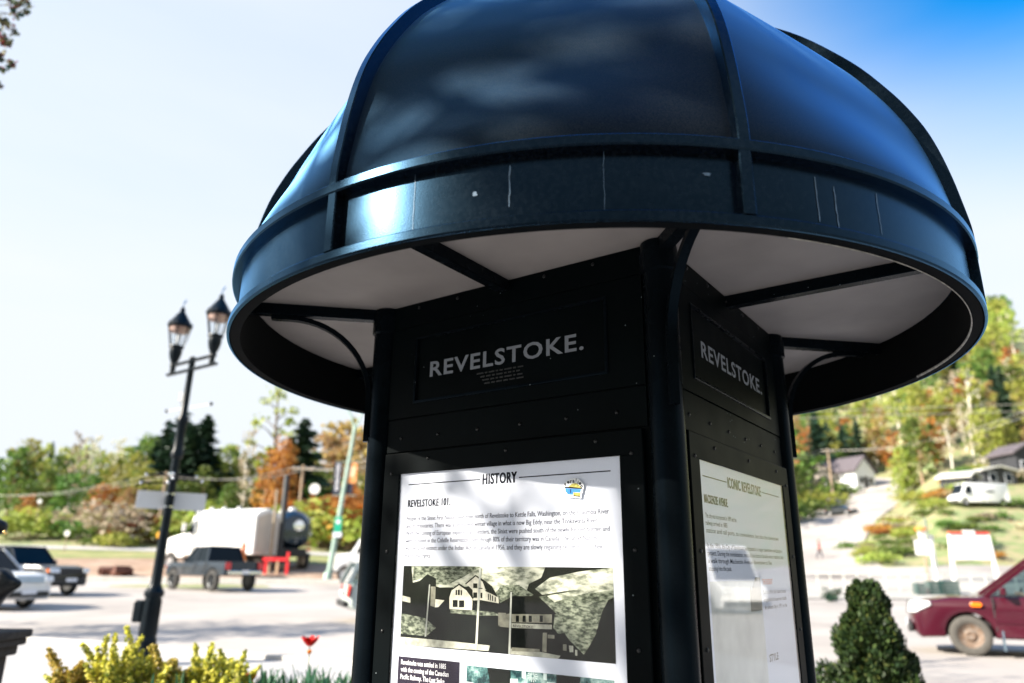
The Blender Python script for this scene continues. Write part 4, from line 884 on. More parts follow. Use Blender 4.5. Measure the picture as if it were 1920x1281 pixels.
# conical cedar on the right
def cedar():
    g = np.random.default_rng(77); b = at(1640, 1281, 7.4); s, d = sd(b); zt = at(1640, 1092, 7.4).z; zb = .10
    root = empty('cedar_shrub', W(s, d, zb), 'dark green cone-shaped cedar shrub growing on the right of the kiosk', 'shrub')
    hh = zt-zb; P = []; D = []
    lumps = []
    for i in range(70):
        t = (i+.5)/70; a = i*2.399; r = .50*(1-t)**.8*(1-.25*t)+.05; lumps.append((a+1.3*g.random(), t, r*(.62+.62*g.random()), .06+.17*g.random()**1.5))
    for a, t, r, lr in lumps:
        c = np.array((math.cos(a)*r*.88, math.sin(a)*r*.88, hh*t*.985)); k = int(340+3400*lr)
        q = g.normal(size=(k, 3)); q /= np.linalg.norm(q, axis=1)[:, None]; q *= (g.random((k, 1))**.35)*lr*(1.0-.45*t); q[:, 2] *= 1.35
        P.append(q+c); D.append(np.repeat([[math.cos(a)*.6, math.sin(a)*.6, .9]], k, 0))
    k = 5000; t = g.random(k)**1.3; a = g.random(k)*2*PI; r = (.50*(1-t)**.8*(1-.25*t)+.02)*np.sqrt(g.random(k))*.9
    P.append(np.stack([np.cos(a)*r, np.sin(a)*r, hh*t*.98], 1))
    D.append(np.stack([np.cos(a)*.6, np.sin(a)*.6, np.full(k, .9)], 1))
    o = leaf_mesh('foliage', np.concatenate(P), np.concatenate(D), .026, g, LM['cedar'], 1.9); o.parent = root
    mb = MB(); mb.tube([(0, 0, 0), (0, 0, hh*.5), (0, 0, hh*.95)], [.035, .025, .006], 8); mb.build('stem', M_BARK, root, smooth=60)
cedar()
# golden shrubs in the bed
def gold_shrub(label, seed, tips, s, d, w, hb):
    g = np.random.default_rng(seed); root = empty('golden_shrub', W(s, d, .36), label, 'shrub', group='golden shrubs in the planting bed'); o0 = Vector(root.location)
    mb = MB(); P = []; D = []
    ends = [at(x, y, d+g.uniform(-.2, .2))-o0 for x, y in tips]
    for i in range(95):
        a = i*2.399; R_ = w*1.25*(.1+.95*g.random()); ends.append(Vector((math.cos(a)*R_, math.sin(a)*R_, hb*1.05*(.72+.36*g.random())*(1.06-.30*R_/(w*1.25)))))
    for e in ends:
        st = Vector((e.x*.25, e.y*.25, 0)); m_ = st.lerp(e, .5)+Vector((g.normal()*.04, g.normal()*.04, .05)); e = e+Vector((g.normal()*.05, g.normal()*.05, 0)); mb.tube([st, m_, e], [.006, .004, .002], 5, cap=False)
        L_ = (e-m_).length; k = int(150*L_/.2)+30
        for j in range(k):
            t = g.random()**.7; p = m_.lerp(e, t) if g.random() < .8 else st.lerp(m_, .4+.6*g.random()); rr = .040*(1.4-t*1.0); q = g.normal(size=3); q /= np.linalg.norm(q); P.append(np.array(p)+q*rr*g.random()**.5)
    o = leaf_mesh('foliage', P, None, .021, g, LM['gold'], 1.25); o.parent = root
    mb.build('stems', M_TAN, root, smooth=60)
gold_shrub('golden-leafed shrub with a lone spike at the left end of the bed', 1, ((124, 1212), (118, 1225), (135, 1240), (100, 1262)), *[sd(at(150, 1281, 5.6))[0], 5.6], .16, .52)
gold_shrub('tallest golden-leafed shrub in front of the street lamp post', 2, ((168, 1206), (188, 1192), (215, 1192), (245, 1176), (250, 1195), (278, 1208), (175, 1212), (232, 1218)), sd(at(235, 1281, 5.7))[0], 5.7, .34, .60)
gold_shrub('low golden-leafed shrub just right of the street lamp post', 3, ((307, 1210), (330, 1240), (345, 1235), (290, 1212)), sd(at(315, 1281, 5.8))[0], 5.8, .24, .50)
gold_shrub('golden-leafed shrub at the right end, next to the orange tulip', 4, ((372, 1210), (385, 1205), (425, 1220), (455, 1222), (445, 1235), (395, 1222)), sd(at(405, 1281, 5.9))[0], 5.9, .30, .54)
# tulips
M_RED = mat('red_petal', (0.72, 0.012, 0.008), 0.45, 0, .2, 20); M_OR = mat('orange_petal', (0.85, 0.24, 0.01), 0.45, 0, .2, 20)
def tulip(label, x, y, d, pm, size, cat='tulip', openness=.6, second=None, leaves=3, seed=0):
    g = random.Random(seed); hd = at(x, y, d); s, dd = sd(hd); root = empty('tulip', W(s, dd, .37), label, cat); o0 = Vector(root.location); top = hd-o0
    mb = MB(); mb.tube([(0, 0, 0), Vector((.01, .0, top.z*.5)), top], [.006, .005, .004], 6); mb.build('stem', LM['tulip'], root, smooth=60)
    for k in range(6):
        a = k*PI/3+g.random()*.3; R_ = Matrix.Rotation(a, 3, 'Z'); lay = .9 if k % 2 else 1.0; mb = MB(); vs = []
        for i in range(7):
            t = i/6; rr = size*(.16+.42*math.sin(PI*min(1, t*.75))*lay+openness*.5*t*t); zz = size*(1.1*t-.25*openness*t*t)-.01; w = size*.42*math.sin(PI*(.12+.85*t)**.9)
            for e in (-1, -.4, .4, 1): vs.append(top+R_ @ Vector((rr-abs(e)*w*.25, e*w, zz)))
        mb.add(vs, [(i*4+j, i*4+j+1, i*4+j+5, i*4+j+4) for i in range(6) for j in range(3)]); mb.build('petal', pm, root, smooth=80)
    for k in range(leaves): tulip_leaf(root, g, top.z)
    return root
def tulip_leaf(root, g, hh):
    a = g.uniform(0, 2*PI); L_ = hh*g.uniform(.55, .85); out = g.uniform(.05, .13); mb = MB(); vs = []; R_ = Matrix.Rotation(a, 3, 'Z')
    for i in range(9):
        t = i/8; w = .020*math.sin(PI*min(1, .15+.85*t))**.8+.002 if i < 8 else .001
        for e in (-1, 0, 1): vs.append(R_ @ Vector((out*t*t+.012-(.006 if e == 0 else 0), e*w, L_*(t-.10*t*t))))
    mb.add(vs, [(i*3+j, i*3+j+1, i*3+j+4, i*3+j+3) for i in range(8) for j in range(2)]); mb.build('leaf', LM['tulip'], root, smooth=80)
tulip('red tulip standing tall beside the kiosk', 581, 1209, 6.3, M_RED, .085, openness=.9, seed=3)
tulip('small orange-red tulip bud right under the tall red tulip', 580, 1224, 6.25, M_OR, .030, openness=.1, seed=4)
tulip('orange tulip beside the golden shrub', 469, 1275, 6.0, M_OR, .070, openness=.35, seed=5)
g = random.Random(9)
for i in range(40):
    x = 470+i*4.95+g.uniform(-3, 3); d = 6.0+g.uniform(-.3, .6); hd = at(x, 1249+g.uniform(-8, 16), d); s, dd = sd(hd)
    root = empty('tulip_plant', W(s, dd, .36), 'clump of green tulip leaves without a flower beside the kiosk', 'plant', group='flowerless tulip leaves in the planting bed')
    for k in range(6): tulip_leaf(root, g, (hd.z-.36)*1.3)
for x in (292, 345):
    p = at(x, 1240, 5.5); s, dd = sd(p); root = empty('tulip_plant', W(s, dd, .36), 'clump of green tulip leaves growing up through the golden shrubs', 'plant', group='tulip leaves among the golden shrubs')
    for k in range(4): tulip_leaf(root, g, (p.z-.36)*1.2)

# ---------------------------------------------------------------- street lamp on the left
M_LAMP = mat('lamp_black_paint', (0.003, 0.007, 0.011), 0.33, 0, .3, 6, 0.2, 60, spec=.16)
M_LAMPGLASS = glassmat('lamp_glass', (.96, .98, 1.0), .06, .05)
M_AMBER = mat('lamp_amber_reflector', (0.36, 0.22, 0.17), 0.5, 0, .15, 10)
M_SIGNBACK = mat('sign_back_metal', (0.55, 0.57, 0.60), 0.55, 0.0, .04, 2)
M_CHROME = mat('bright_metal', (0.75, 0.75, 0.76), 0.12, 1.0, .03, 10)
LD = 12.6
lb = at(272, 1215, LD); ls, ld = sd(lb)
lamp = empty('street_lamp', W(ls, ld, gz(ls, ld)+.11), 'black twin-lantern street lamp post with blank white signs, left of the kiosk', 'street lamp'); LO = Vector(lamp.location)
ztop = at(358, 690, LD).z-LO.z
mb = MB(); zc = at(292, 1110, LD).z-LO.z
mb.lathe([(0, 0), (.21, 0), (.21, .06), (.17, .12), (.155, .30), (.15, .34), (.135, .36), (.125, zc-.08), (.15, zc-.06), (.155, zc), (.12, zc+.05), (.085, zc+.12), (.078, zc+.5), (.062, ztop-1.0), (.062, ztop-.95), (0, ztop-.95)], 24); mb.build('base_column', M_LAMP, lamp, smooth=35)
for k in range(12):
    a = k*PI/6; mb = None
mb = MB()
for k in range(12):
    a = k*PI/6; mb.bar((.13*math.cos(a), .13*math.sin(a), .40), (.126*math.cos(a), .126*math.sin(a), zc-.12), .022, .018)
mb.build('fluting', M_LAMP, lamp)
mb = MB(); mb.lathe([(.06, ztop-1.62), (.10, ztop-1.58), (.10, ztop-1.50), (.082, ztop-1.46), (.078, ztop-1.05), (.092, ztop-1.0), (.092, ztop-.92), (.058, ztop-.86), (.052, ztop+.12), (.06, ztop+.14), (.05, ztop+.20), (0, ztop+.22)], 20); mb.build('post_sleeve', M_LAMP, lamp, smooth=35)
# twin cross arms: the right end comes towards the viewer
pl = at(316, 708, LD*1.035); pr = at(402, 684, LD*0.965); adir = (pr-pl); adir.z = 0; alen = adir.length; adir.normalize(); ac = Vector((0, 0, ztop)); LS = .90
for dz, nm, L2 in ((.0, 'lower_arm', alen*.5+.06), (.165, 'upper_arm', alen*.5-.02)):
    mb = MB(); mb.bar(ac+Vector((0, 0, dz-.03))-adir*L2, ac+Vector((0, 0, dz-.03))+adir*L2, .06, .045); mb.build(nm, M_LAMP, lamp, bevel=.008)
for sgn in (-1, 1):
    before = set(lamp.children); c = ac+adir*sgn*(alen*.5-.10); cz = Vector((c.x, c.y, ztop)); mb = MB()
    mb.lathe([(0, -.04), (.055, -.04), (.05, .12), (.075, .14), (.06, .19), (.075, .24), (.10, .30), (.125, .42), (.118, .50), (.145, .53), (.14, .56), (0, .56)], 20, cz); mb.build('lantern_base', M_LAMP, lamp, smooth=35)
    mb = MB(); mb.lathe([(.125, .56), (.16, .70), (.195, .86), (.205, .96)], 24, cz); gl = mb.build('lantern_glass', M_LAMPGLASS, lamp, smooth=60)
    mb = MB()
    for k in range(6):
        a = k*PI/3+.3; dv = Vector((math.cos(a), math.sin(a), 0)); mb.tube([cz+dv*.13+Vector((0, 0, .55)), cz+dv*.172+Vector((0, 0, .72)), cz+dv*.212+Vector((0, 0, .90)), cz+dv*.222+Vector((0, 0, 1.0))], .012, 6)
    mb.build('lantern_cage', M_LAMP, lamp, smooth=60)
    mb = MB(); mb.lathe([(0, .86), (.185, .865), (.20, .955), (0, .955)], 20, cz); mb.build('reflector', M_AMBER, lamp, smooth=40)
    mb = MB(); mb.lathe([(0, .955), (.225, .955), (.245, .99), (.235, 1.02), (.19, 1.10), (.13, 1.19), (.10, 1.24), (.055, 1.30), (.045, 1.38), (.015, 1.42), (0, 1.42)], 24, cz); mb.build('lantern_roof', M_LAMP, lamp, smooth=35)
    mb = MB()
    for k in range(8):
        a = k*PI/4; mb.box(cz+Vector((.232*math.cos(a), .232*math.sin(a), 1.035)), (.035, .035, .05), taper=.4)
    mb.build('roof_crest', M_LAMP, lamp)
    mb = MB(); mb.lathe([(0, .60), (.03, .60), (.035, .78), (.02, .84), (0, .85)], 12, cz); mb.build('bulb', mat('lamp_bulb', (.75, .78, .8), .4, 0, .02, 5), lamp, smooth=40)
    mb = MB(); mb.tube([cz+Vector((0, 0, 1.40)), cz+Vector((0, 0, 1.50)), cz+Vector((0, 0, 1.52))+adir*.05, cz+Vector((0, 0, 1.58))+adir*.07], [.012, .012, .025, .006], 6); mb.build('finial', mat('pale_blue_finial', (.16, .30, .55), .4, 0, .1, 10), lamp, smooth=60)
    for o_ in lamp.children:
        if o_ not in before:
            for v_ in o_.data.vertices: v_.co = cz+(v_.co-cz)*LS
lamp.rotation_euler = Matrix.Rotation(R(1.1), 3, Vector((FH[0], FH[1], 0))).to_euler()
# thin banner rod, small meter box, sign panels and hanging brackets
zr_ = at(340, 762, LD).z-LO.z; pa, pb = at(305, 768, LD*1.03)-LO, at(388, 752, LD*.97)-LO; pa.z = pb.z = zr_-.02
mb = MB(); mb.bar(pa, pb, .013, .013); mb.build('banner_rod', M_SIGNBACK, lamp)
for p in (pa, pb):
    mb = MB(); mb.lathe([(0, -.035), (.028, -.02), (.028, .02), (0, .035)], 10, p); mb.build('rod_end', M_LAMP, lamp, smooth=50)
mb = MB(); c = at(338, 744, LD)-LO; mb.box(Vector((0, 0, c.z))-adir*.12, (.09, .09, .17), Matrix.Rotation(HEAD, 3, 'Z')); mb.build('meter_box', M_SIGNBACK, lamp, bevel=.01)
zs0, zs1 = at(316, 955, LD).z-LO.z, at(316, 922, LD).z-LO.z
sx = Vector((RH[0], RH[1], 0)); sf_ = Vector((FH[0], FH[1], 0)); srot = Matrix.Rotation(HEAD+R(22), 3, 'Z'); sdir = srot @ Vector((1, 0, 0))
wl, wr_ = (at(316, 940, LD)-at(255, 940, LD)).length, (at(377, 940, LD)-at(318, 940, LD)).length
for nm, off, w in (('sign_panel', -wl/2-.01, wl-.02), ('sign_panel', wr_/2+.01, wr_-.02)):
    mb = MB(); mb.box(Vector((0, 0, (zs0+zs1)/2))+sdir*off+sf_*.10, (w, .012, zs1-zs0), srot); mb.build(nm, M_SIGNBACK, lamp, bevel=.003)
for z in (zs0+.04, zs1-.04):
    mb = MB(); mb.lathe([(.075, -.012), (.086, -.012), (.086, .012), (.075, .012)], 16, (0, 0, z), closed_prof=True); mb.build('clamp', M_CHROME, lamp, smooth=40)
zh = at(325, 895, LD).z-LO.z
for sg_, zo, L2 in ((-1, .04, .42), (1, -.02, .46), (-1, -.10, .48), (1, .05, .36)):
    mb = MB(); mb.bar(Vector((0, 0, zh+zo)), sdir*sg_*L2+Vector((0, 0, zh+zo-.02)), .03, .03); mb.build('bracket_arm', M_LAMP, lamp, bevel=.004)
    mb = MB(); mb.lathe([(0, -.028), (.022, -.018), (.028, 0), (.022, .018), (0, .028)], 10, sdir*sg_*L2+Vector((0, 0, zh+zo-.02))); mb.build('bracket_knob', M_CHROME, lamp, smooth=60)
    mb = MB(); mb.lathe([(0, -.028), (.022, -.018), (.028, 0), (.022, .018), (0, .028)], 10, -sf_*.09+sdir*sg_*.03+Vector((0, 0, zh+zo))); mb.build('bracket_bolt', M_CHROME, lamp, smooth=60)
mb = MB(); mb.box(-sx*.20+Vector((0, 0, .75)), (.16, .14, .34), Matrix.Rotation(HEAD, 3, 'Z')); mb.build('outlet_box', M_LAMP, lamp, bevel=.03)

# ---------------------------------------------------------------- vehicles
def paint(name, col, rough=.25, spec=.5): return mat(name, col, rough, 0.0, .05, 2, spec=spec*.7, coat=.25)
M_TYRE = mat('tyre_rubber', (0.035, 0.034, 0.032), .8, 0, .2, 20)
M_TYRED = mat('dusty_tyre_rubber', (0.075, 0.070, 0.062), .9, 0, .12, 12)
M_RIM = mat('alloy_rim', (0.45, 0.45, 0.46), .35, .7, .1, 12)
M_RUST = multimat('rusty_steel_rim', [(0.19, 0.175, 0.16), (0.17, 0.115, 0.08), (0.09, 0.06, 0.042)], 14, .7, 5)
M_DRIM = mat('dark_rim', (0.02, 0.024, 0.028), .35, .4, .1, 12)
M_CARGLASS = glassmat('car_window_glass', (.42, .52, .54), .06, .02)
M_TINT = mat('tinted_window_glass', (0.004, 0.008, 0.011), .06, 0, .1, 3, spec=.18)
M_TRIM = mat('black_plastic_trim', (0.018, 0.019, 0.02), .6, 0, .2, 10)
M_HEAD = mat('headlight_lens', (.72, .74, .76), .12, 0, .05, 10, spec=.7, coat=.5)
M_TAIL = mat('tail_light_red', (.55, .012, .012), .2, 0, .1, 10, coat=.5)
M_AMB = mat('amber_lens', (.8, .17, .01), .25, 0, .1, 10, coat=.4)
M_PLATE = mat('licence_plate', (.7, .72, .78), .4, 0, .05, 10)
M_SEAT = mat('dark_seat_fabric', (.03, .03, .032), .9, 0, .2, 20)
M_TCHROME = mat('chrome', (.8, .8, .8), .1, 1, .03, 8)
def outline_arches(x0, x1, zs, axles, rw, n=10):
    """bottom edge from the front (x1) to the rear (x0) with wheel arches"""
    pts = []
    for ax in sorted(axles, reverse=True):
        h = zs-rw*0.0
        dx = math.sqrt(max(.001, (rw*1.16)**2-(zs-rw*.98)**2)); a0 = math.atan2(zs-rw*.98, dx)
        for i in range(n+1):
            a = a0+(PI-2*a0)*i/n; pts.append((ax+rw*1.16*math.cos(a), rw*.98+rw*1.16*math.sin(a)))
    return pts
def hull(mb, pts, hw, tumble=0.0, zt=1.0, zb=.5, plan=.05, soft=.05):
    n = len(pts); A = sum(pts[i][0]*pts[(i+1) % n][1]-pts[(i+1) % n][0]*pts[i][1] for i in range(n)); sgn = 1 if A > 0 else -1
    nor = []
    for i in range(n):
        p, q, r = pts[i-1], pts[i], pts[(i+1) % n]; e1 = (q[0]-p[0], q[1]-p[1]); e2 = (r[0]-q[0], r[1]-q[1])
        l1 = math.hypot(*e1) or 1; l2 = math.hypot(*e2) or 1; nx, nz_ = (-e1[1]/l1-e2[1]/l2)*sgn, (e1[0]/l1+e2[0]/l2)*sgn; L_ = math.hypot(nx, nz_) or 1; nor.append((nx/L_, nz_/L_))
    xm = max(abs(p[0]) for p in pts); vs = []; st = [(-1, soft), (-.985, soft*.4), (-.94, 0), (-.6, 0), (0, 0), (.6, 0), (.94, 0), (.985, soft*.4), (1, soft)]
    for m, ins in st:
        for (x, z), (nx, nz_) in zip(pts, nor):
            X = x+nx*ins; Z = z+nz_*ins; end = max(0, (abs(X)/xm-.72)/.28)
            Y = m*hw*(1-tumble*max(0, min(1, (Z-zb)/(zt-zb))))*(1-.10*end*end)
            X *= 1-plan*m*m*end; vs.append((X, Y, Z))
    f = [(i*n+j, i*n+(j+1) % n, (i+1)*n+(j+1) % n, (i+1)*n+j) for i in range(len(st)-1) for j in range(n)]
    f += [tuple(range(n))[::-1], tuple((len(st)-1)*n+j for j in range(n))]; mb.add(vs, f)
def wheel(root, x, y, r, w, rim, tyre=None, spokes=True):
    s = 1 if y > 0 else -1; mb = MB(); e = w/2
    mb.lathe([(r*.60, -e*.8), (r*.66, -e*.95), (r*.86, -e), (r*.96, -e*.82), (r, -e*.45), (r, e*.45), (r*.96, e*.82), (r*.86, e), (r*.66, e*.95), (r*.60, e*.8)], 32, (0, 0, 0), axis='y', closed_prof=True)
    o = mb.build('wheel', tyre or M_TYRE, root, smooth=40, loc=(x, y, r))
    mb = MB(); mb.lathe([(0, s*e*.50), (r*.16, s*e*.50), (r*.17, s*e*.62), (r*.24, s*e*.55), (r*.30, s*e*.25), (r*.42, s*e*.30), (r*.50, s*e*.55), (r*.60, s*e*.78), (r*.64, s*e*.9), (r*.62, s*e*.5), (r*.62, -s*e*.7), (0, -s*e*.6)], 28, axis='y')
    if spokes:
        for k in range(6):
            a = k*PI/3; mb.bar((r*.2*math.cos(a), s*e*.55, r*.2*math.sin(a)), (r*.58*math.cos(a), s*e*.62, r*.58*math.sin(a)), .045, .03, (0, 1, 0))
    mb.build('rim', rim, o, smooth=40)
def slab(root, name, q, m, th=.012):
    P = [Vector(p) for p in q]; nrm = (P[1]-P[0]).cross(P[3]-P[0]).normalized()*th; mb = MB(); mb.prism(P, nrm); return mb.build(name, m, root)
def pane(root, name, q, m): mb = MB(); mb.poly([Vector(p) for p in q]); return mb.build(name, m, root, recalc=False)
def cabin(root, pm, xw, xwt, xr, xrt, zb, zr, wb, wr, pil, glass, see=True, pw=.07):
    """greenhouse: pillars and roof in body colour, each window a part"""
    mb = MB(); L = lambda t, x0, x1: x0+(x1-x0)*t
    for s in (-1, 1):
        B = lambda x: Vector((x, s*wb, zb)); T = lambda x: Vector((x, s*wr, zr))
        mb.bar(B(xw), T(xwt), pw, pw*.8, (0, s, 0)); mb.bar(B(xr), T(xrt), pw*1.5, pw*.8, (0, s, 0))
        for bx, tx_ in pil: mb.bar(B(bx), T(tx_), pw*1.2, pw*.5, (0, s, 0))
    cc = (xwt+xrt)/2; ll = xwt-xrt; prof_ = []
    vs = []; nx_, ny_ = 8, 8
    for i in range(nx_+1):
        for j in range(ny_+1):
            u, v = i/nx_, j/ny_*2-1; edge = .055*(1-abs(2*u-1)**4)*(1-abs(v)**4); vs.append((xrt-.05+(ll+.10)*u, v*(wr+.03), zr-.015+edge))
    mb.add(vs, [(i*(ny_+1)+j, (i+1)*(ny_+1)+j, (i+1)*(ny_+1)+j+1, i*(ny_+1)+j+1) for i in range(nx_) for j in range(ny_)])
    o = mb.build('cabin', pm, root, smooth=35)
    pane(root, 'windshield', [(xw-.01, wb-.03, zb), (xw-.01, -wb+.03, zb), (xwt-.01, -wr+.02, zr), (xwt-.01, wr-.02, zr)], glass)
    pane(root, 'rear_window', [(xr+.01, -wb+.03, zb), (xr+.01, wb-.03, zb), (xrt+.01, wr-.02, zr), (xrt+.01, -wr+.02, zr)], glass)
    xs = [(xw, xwt)]+pil+[(xr, xrt)]
    for s in (-1, 1):
        for (b0, t0), (b1, t1) in zip(xs[:-1], xs[1:]):
            pane(root, 'side_window', [(b0, s*(wb-.012), zb), (b1, s*(wb-.012), zb), (t1, s*(wr-.012), zr-.02), (t0, s*(wr-.012), zr-.02)][::s], glass)
    return o
def seats(root, xs, zb):
    for x in xs:
        for y in (-.38, .38):
            mb = MB(); mb.box((x, y, zb-.05), (.14, .48, .62)); mb.box((x-.03, y, zb+.36), (.10, .26, .18)); mb.build('seat', M_SEAT, root, bevel=.04)
def patch(root, name, pts, m, off, th=.02): mb = MB(); mb.prism(pts, off); return mb.build(name, m, root, bevel=.006)
def place_vehicle(root, x, y, dist, rz):
    p = ground_at(x, dist); root.location = (p.x, p.y, p.z+.014); root.rotation_euler.z = rz
def car(label, cat, col, x, dist, rz, L=4.6, Wd=1.82, belt=1.02, hood=.95, roof=1.68, rw=.35, sill=.34, axles=(1.35, -1.32), xw=.95, xwt=.20, xr=-2.12, xrt=-1.85, pil=((-.12, -.15), (-1.15, -1.15)), rim=None, tyre=None, glass=None, name='parked_car', bed=False, nose=.62, trim=True, lift=0.0, grille=M_TRIM, tail=True, see=True, spokes=True, seatx=(-.05, -1.0)):
    root = empty(name, (0, 0, 0), label, cat); pm = paint('car_paint_'+name, col) if not isinstance(col, bpy.types.Material) else col
    h = L/2; rim = rim or M_RIM; glass = glass or M_CARGLASS; sill += lift
    rear_top = belt+.0
    top = [(-h+.02, sill+.05), (-h, .62+lift), (-h+.03, .80+lift), (-h+.07, rear_top), (xr, belt+.01), (xw, belt), (xw+.12, belt-.03), (h-.75, hood), (h-.22, hood-.09), (h-.05, hood-.22), (h, nose+lift), (h-.03, sill+.02), (h-.12, sill-.06)]
    pts = top+outline_arches(-h, h, sill-.03, axles, rw)+[(-h+.15, sill-.03)]
    mb = MB(); hull(mb, pts, Wd/2, tumble=.08, zt=belt, zb=.62); mb.build('body', pm, root, smooth=32)
    mb = MB(); mb.box((0, 0, sill+.12), (L*.86, Wd*.74, .28)); mb.build('underbody', M_TRIM, root)
    wb, wr = Wd/2*.90, Wd/2*.72
    cabin(root, pm, xw, xwt, xr, xrt, belt-.01, roof, wb, wr, list(pil), glass)
    if see: seats(root, seatx, belt)
    for ax in axles:
        for s in (-1, 1): wheel(root, ax, s*(Wd/2-.12), rw, .22, rim, tyre, spokes)
    zc = hood-.20
    for s in (-1, 1):
        if name == 'maroon_suv':
            patch(root, 'headlight', [(h-.02, s*Wd*.26, zc-.10), (h-.14, s*Wd*.452, zc-.09), (h-.42, s*Wd*.476, zc+.05), (h-.40, s*Wd*.470, zc+.11), (h-.12, s*Wd*.40, zc+.11), (h-.06, s*Wd*.26, zc+.09)][::s], M_HEAD, (.02, s*.022, .01))
            patch(root, 'turn_lamp', [(h-1.06, s*Wd*.495, hood-.16), (h-1.20, s*Wd*.495, hood-.16), (h-1.23, s*Wd*.494, hood-.12), (h-1.20, s*Wd*.492, hood-.08), (h-1.06, s*Wd*.492, hood-.08), (h-1.03, s*Wd*.494, hood-.12)][::s], M_AMB, (0, s*.022, 0))
        else: patch(root, 'headlight', [(h-.015, s*Wd*.27, zc-.09), (h-.10, s*Wd*.445, zc-.08), (h-.16, s*Wd*.445, zc+.09), (h-.075, s*Wd*.27, zc+.075)][::s], M_HEAD, (.03, s*.012, .01))
        if name != 'maroon_suv': patch(root, 'turn_lamp', [(h-.14, s*Wd*.452, zc-.06), (h-.26, s*Wd*.466, zc-.05), (h-.26, s*Wd*.466, zc+.06), (h-.18, s*Wd*.455, zc+.06)][::s], M_AMB, (.01, s*.014, 0))
        if tail: patch(root, 'tail_light', [(-h+.05, s*Wd*.33, belt-.34), (-h+.07, s*Wd*.46, belt-.34), (-h+.12, s*Wd*.45, belt-.04), (-h+.08, s*Wd*.33, belt-.04)][::-s], M_TAIL, (-.035, s*.02, 0))
        mb = MB(); mb.box((xw-.28, s*(wb+.16), belt+.09), (.09, .19, .14)); mb.bar((xw-.25, s*(wb-.02), belt+.03), (xw-.26, s*(wb+.10), belt+.06), .05, .04); mb.build('mirror', pm, root, bevel=.03, smooth=50)
        mb = MB()
        for gx in (xw-.10, pil[0][0]-.02) + ((pil[1][0]-.02,) if len(pil) > 1 else (xr+.06,)): mb.bar((gx, s*Wd*.4985, sill+.10), (gx, s*Wd*.478, belt-.02), .014, .02, (1, 0, 0))
        mb.build('door_seam', M_TRIM, root)
        for dx in (.05, -.98):
            mb = MB(); mb.box((dx-.20, s*(Wd/2*.985), belt-.14), (.17, .03, .03)); mb.build('door_handle', pm if not bed else M_TRIM, root, bevel=.008)
        if trim:
            mb = MB(); mb.box(((axles[0]+axles[1])/2, s*(Wd/2+.005), .60+lift), (axles[0]-axles[1]-2.4*rw, .025, .07)); mb.build('side_moulding', M_TRIM if bed else pm, root, bevel=.008)
    patch(root, 'grille', [(h-.02, -Wd*.25, zc-.11), (h-.02, Wd*.25, zc-.11), (h-.06, Wd*.25, zc+.09), (h-.06, -Wd*.25, zc+.09)], grille, (.045, 0, .005))
    mb = MB(); mb.box((h-.02, 0, sill+.10), (.10, Wd*.72, .16)); mb.build('bumper', M_TRIM, root, bevel=.03)
    mb = MB(); mb.box((h+.035, 0, sill+.17), (.02, .50, .13)); mb.build('licence_plate', M_PLATE, root)
    mb = MB(); mb.box((-h-.01, 0, sill+.12), (.10, Wd*.80, .16)); mb.build('bumper', M_TRIM if not bed else M_TCHROME, root, bevel=.03)
    mb = MB(); mb.box((-h-.07, 0, sill+.15) if bed else (-h-.035, 0, belt-.25), (.02, .34, .15)); mb.build('licence_plate', M_PLATE, root)
    place_vehicle(root, x, 0, dist, rz)
    return root, pm
TO_VIEW = HEAD-PI/2
# maroon SUV crossing on the right, heading left
suv, pm = car('maroon SUV with rusty steel wheels driving left across the road at the right', 'car', (0.05, 0.0045, 0.013), 1958, 14.3, R(187), L=4.75, Wd=1.80, belt=1.03, hood=1.0, roof=1.70, rw=.345, axles=(1.40, -1.36), xw=1.08, xwt=.18, rim=M_RUST, tyre=M_TYRED, name='maroon_suv', spokes=False)
mb = MB(); mb.box((1.40-.50, .80, .28), (.03, .22, .34)); mb.build('mud_flap', mat('blue_grey_mud_flap', (.08, .12, .16), .7), suv, bevel=.006)
car('white SUV with amber corner lamps parked at the far left edge', 'car', (0.72, 0.73, 0.74), -48, 24.3, HEAD-R(18), L=4.9, Wd=1.95, belt=1.12, hood=1.08, roof=1.76, rw=.37, glass=M_TINT, name='white_suv', grille=mat('bright_grille', (.35, .42, .48), .3, .4, .1, 20), see=False)
car('black pickup truck with chrome bumper parked behind the white SUV', 'pickup truck', (0.012, 0.014, 0.020), 34, 31.4, HEAD-R(18), L=5.8, Wd=2.02, belt=1.20, hood=1.16, roof=1.88, rw=.40, sill=.44, axles=(1.85, -1.85), xw=.95, xwt=.35, xr=-1.15, xrt=-1.0, pil=((-.1, -.1),), rim=M_RIM, glass=M_TINT, name='black_pickup', bed=True, nose=.75, see=False, grille=mat('red_badged_grille', (.02, .018, .02), .3, .4, .2, 20))
car('lifted dark grey pickup truck seen from behind, stopped across the road', 'pickup truck', (0.016, 0.024, 0.033), 398, 36.6, HEAD+PI-R(40), L=5.8, Wd=2.04, belt=1.30, hood=1.26, roof=1.98, rw=.47, sill=.62, axles=(1.85, -1.80), xw=.95, xwt=.30, xr=-1.15, xrt=-.95, pil=((-.1, -.1),), rim=M_DRIM, glass=M_TINT, name='grey_pickup', bed=True, nose=.85, lift=.08, see=False)
car('pale silver hatchback half hidden behind the left kiosk column', 'car', (0.42, 0.47, 0.45), 788, 22.0, HEAD+R(20), L=4.3, Wd=1.75, belt=.98, hood=.95, roof=1.52, rw=.32, name='silver_hatchback')
car('small dark car driving down the hill road', 'car', (0.03, 0.034, 0.038), 1591, 106, HEAD-R(62), L=4.4, Wd=1.8, belt=.98, hood=.95, roof=1.5, name='dark_car', see=False)
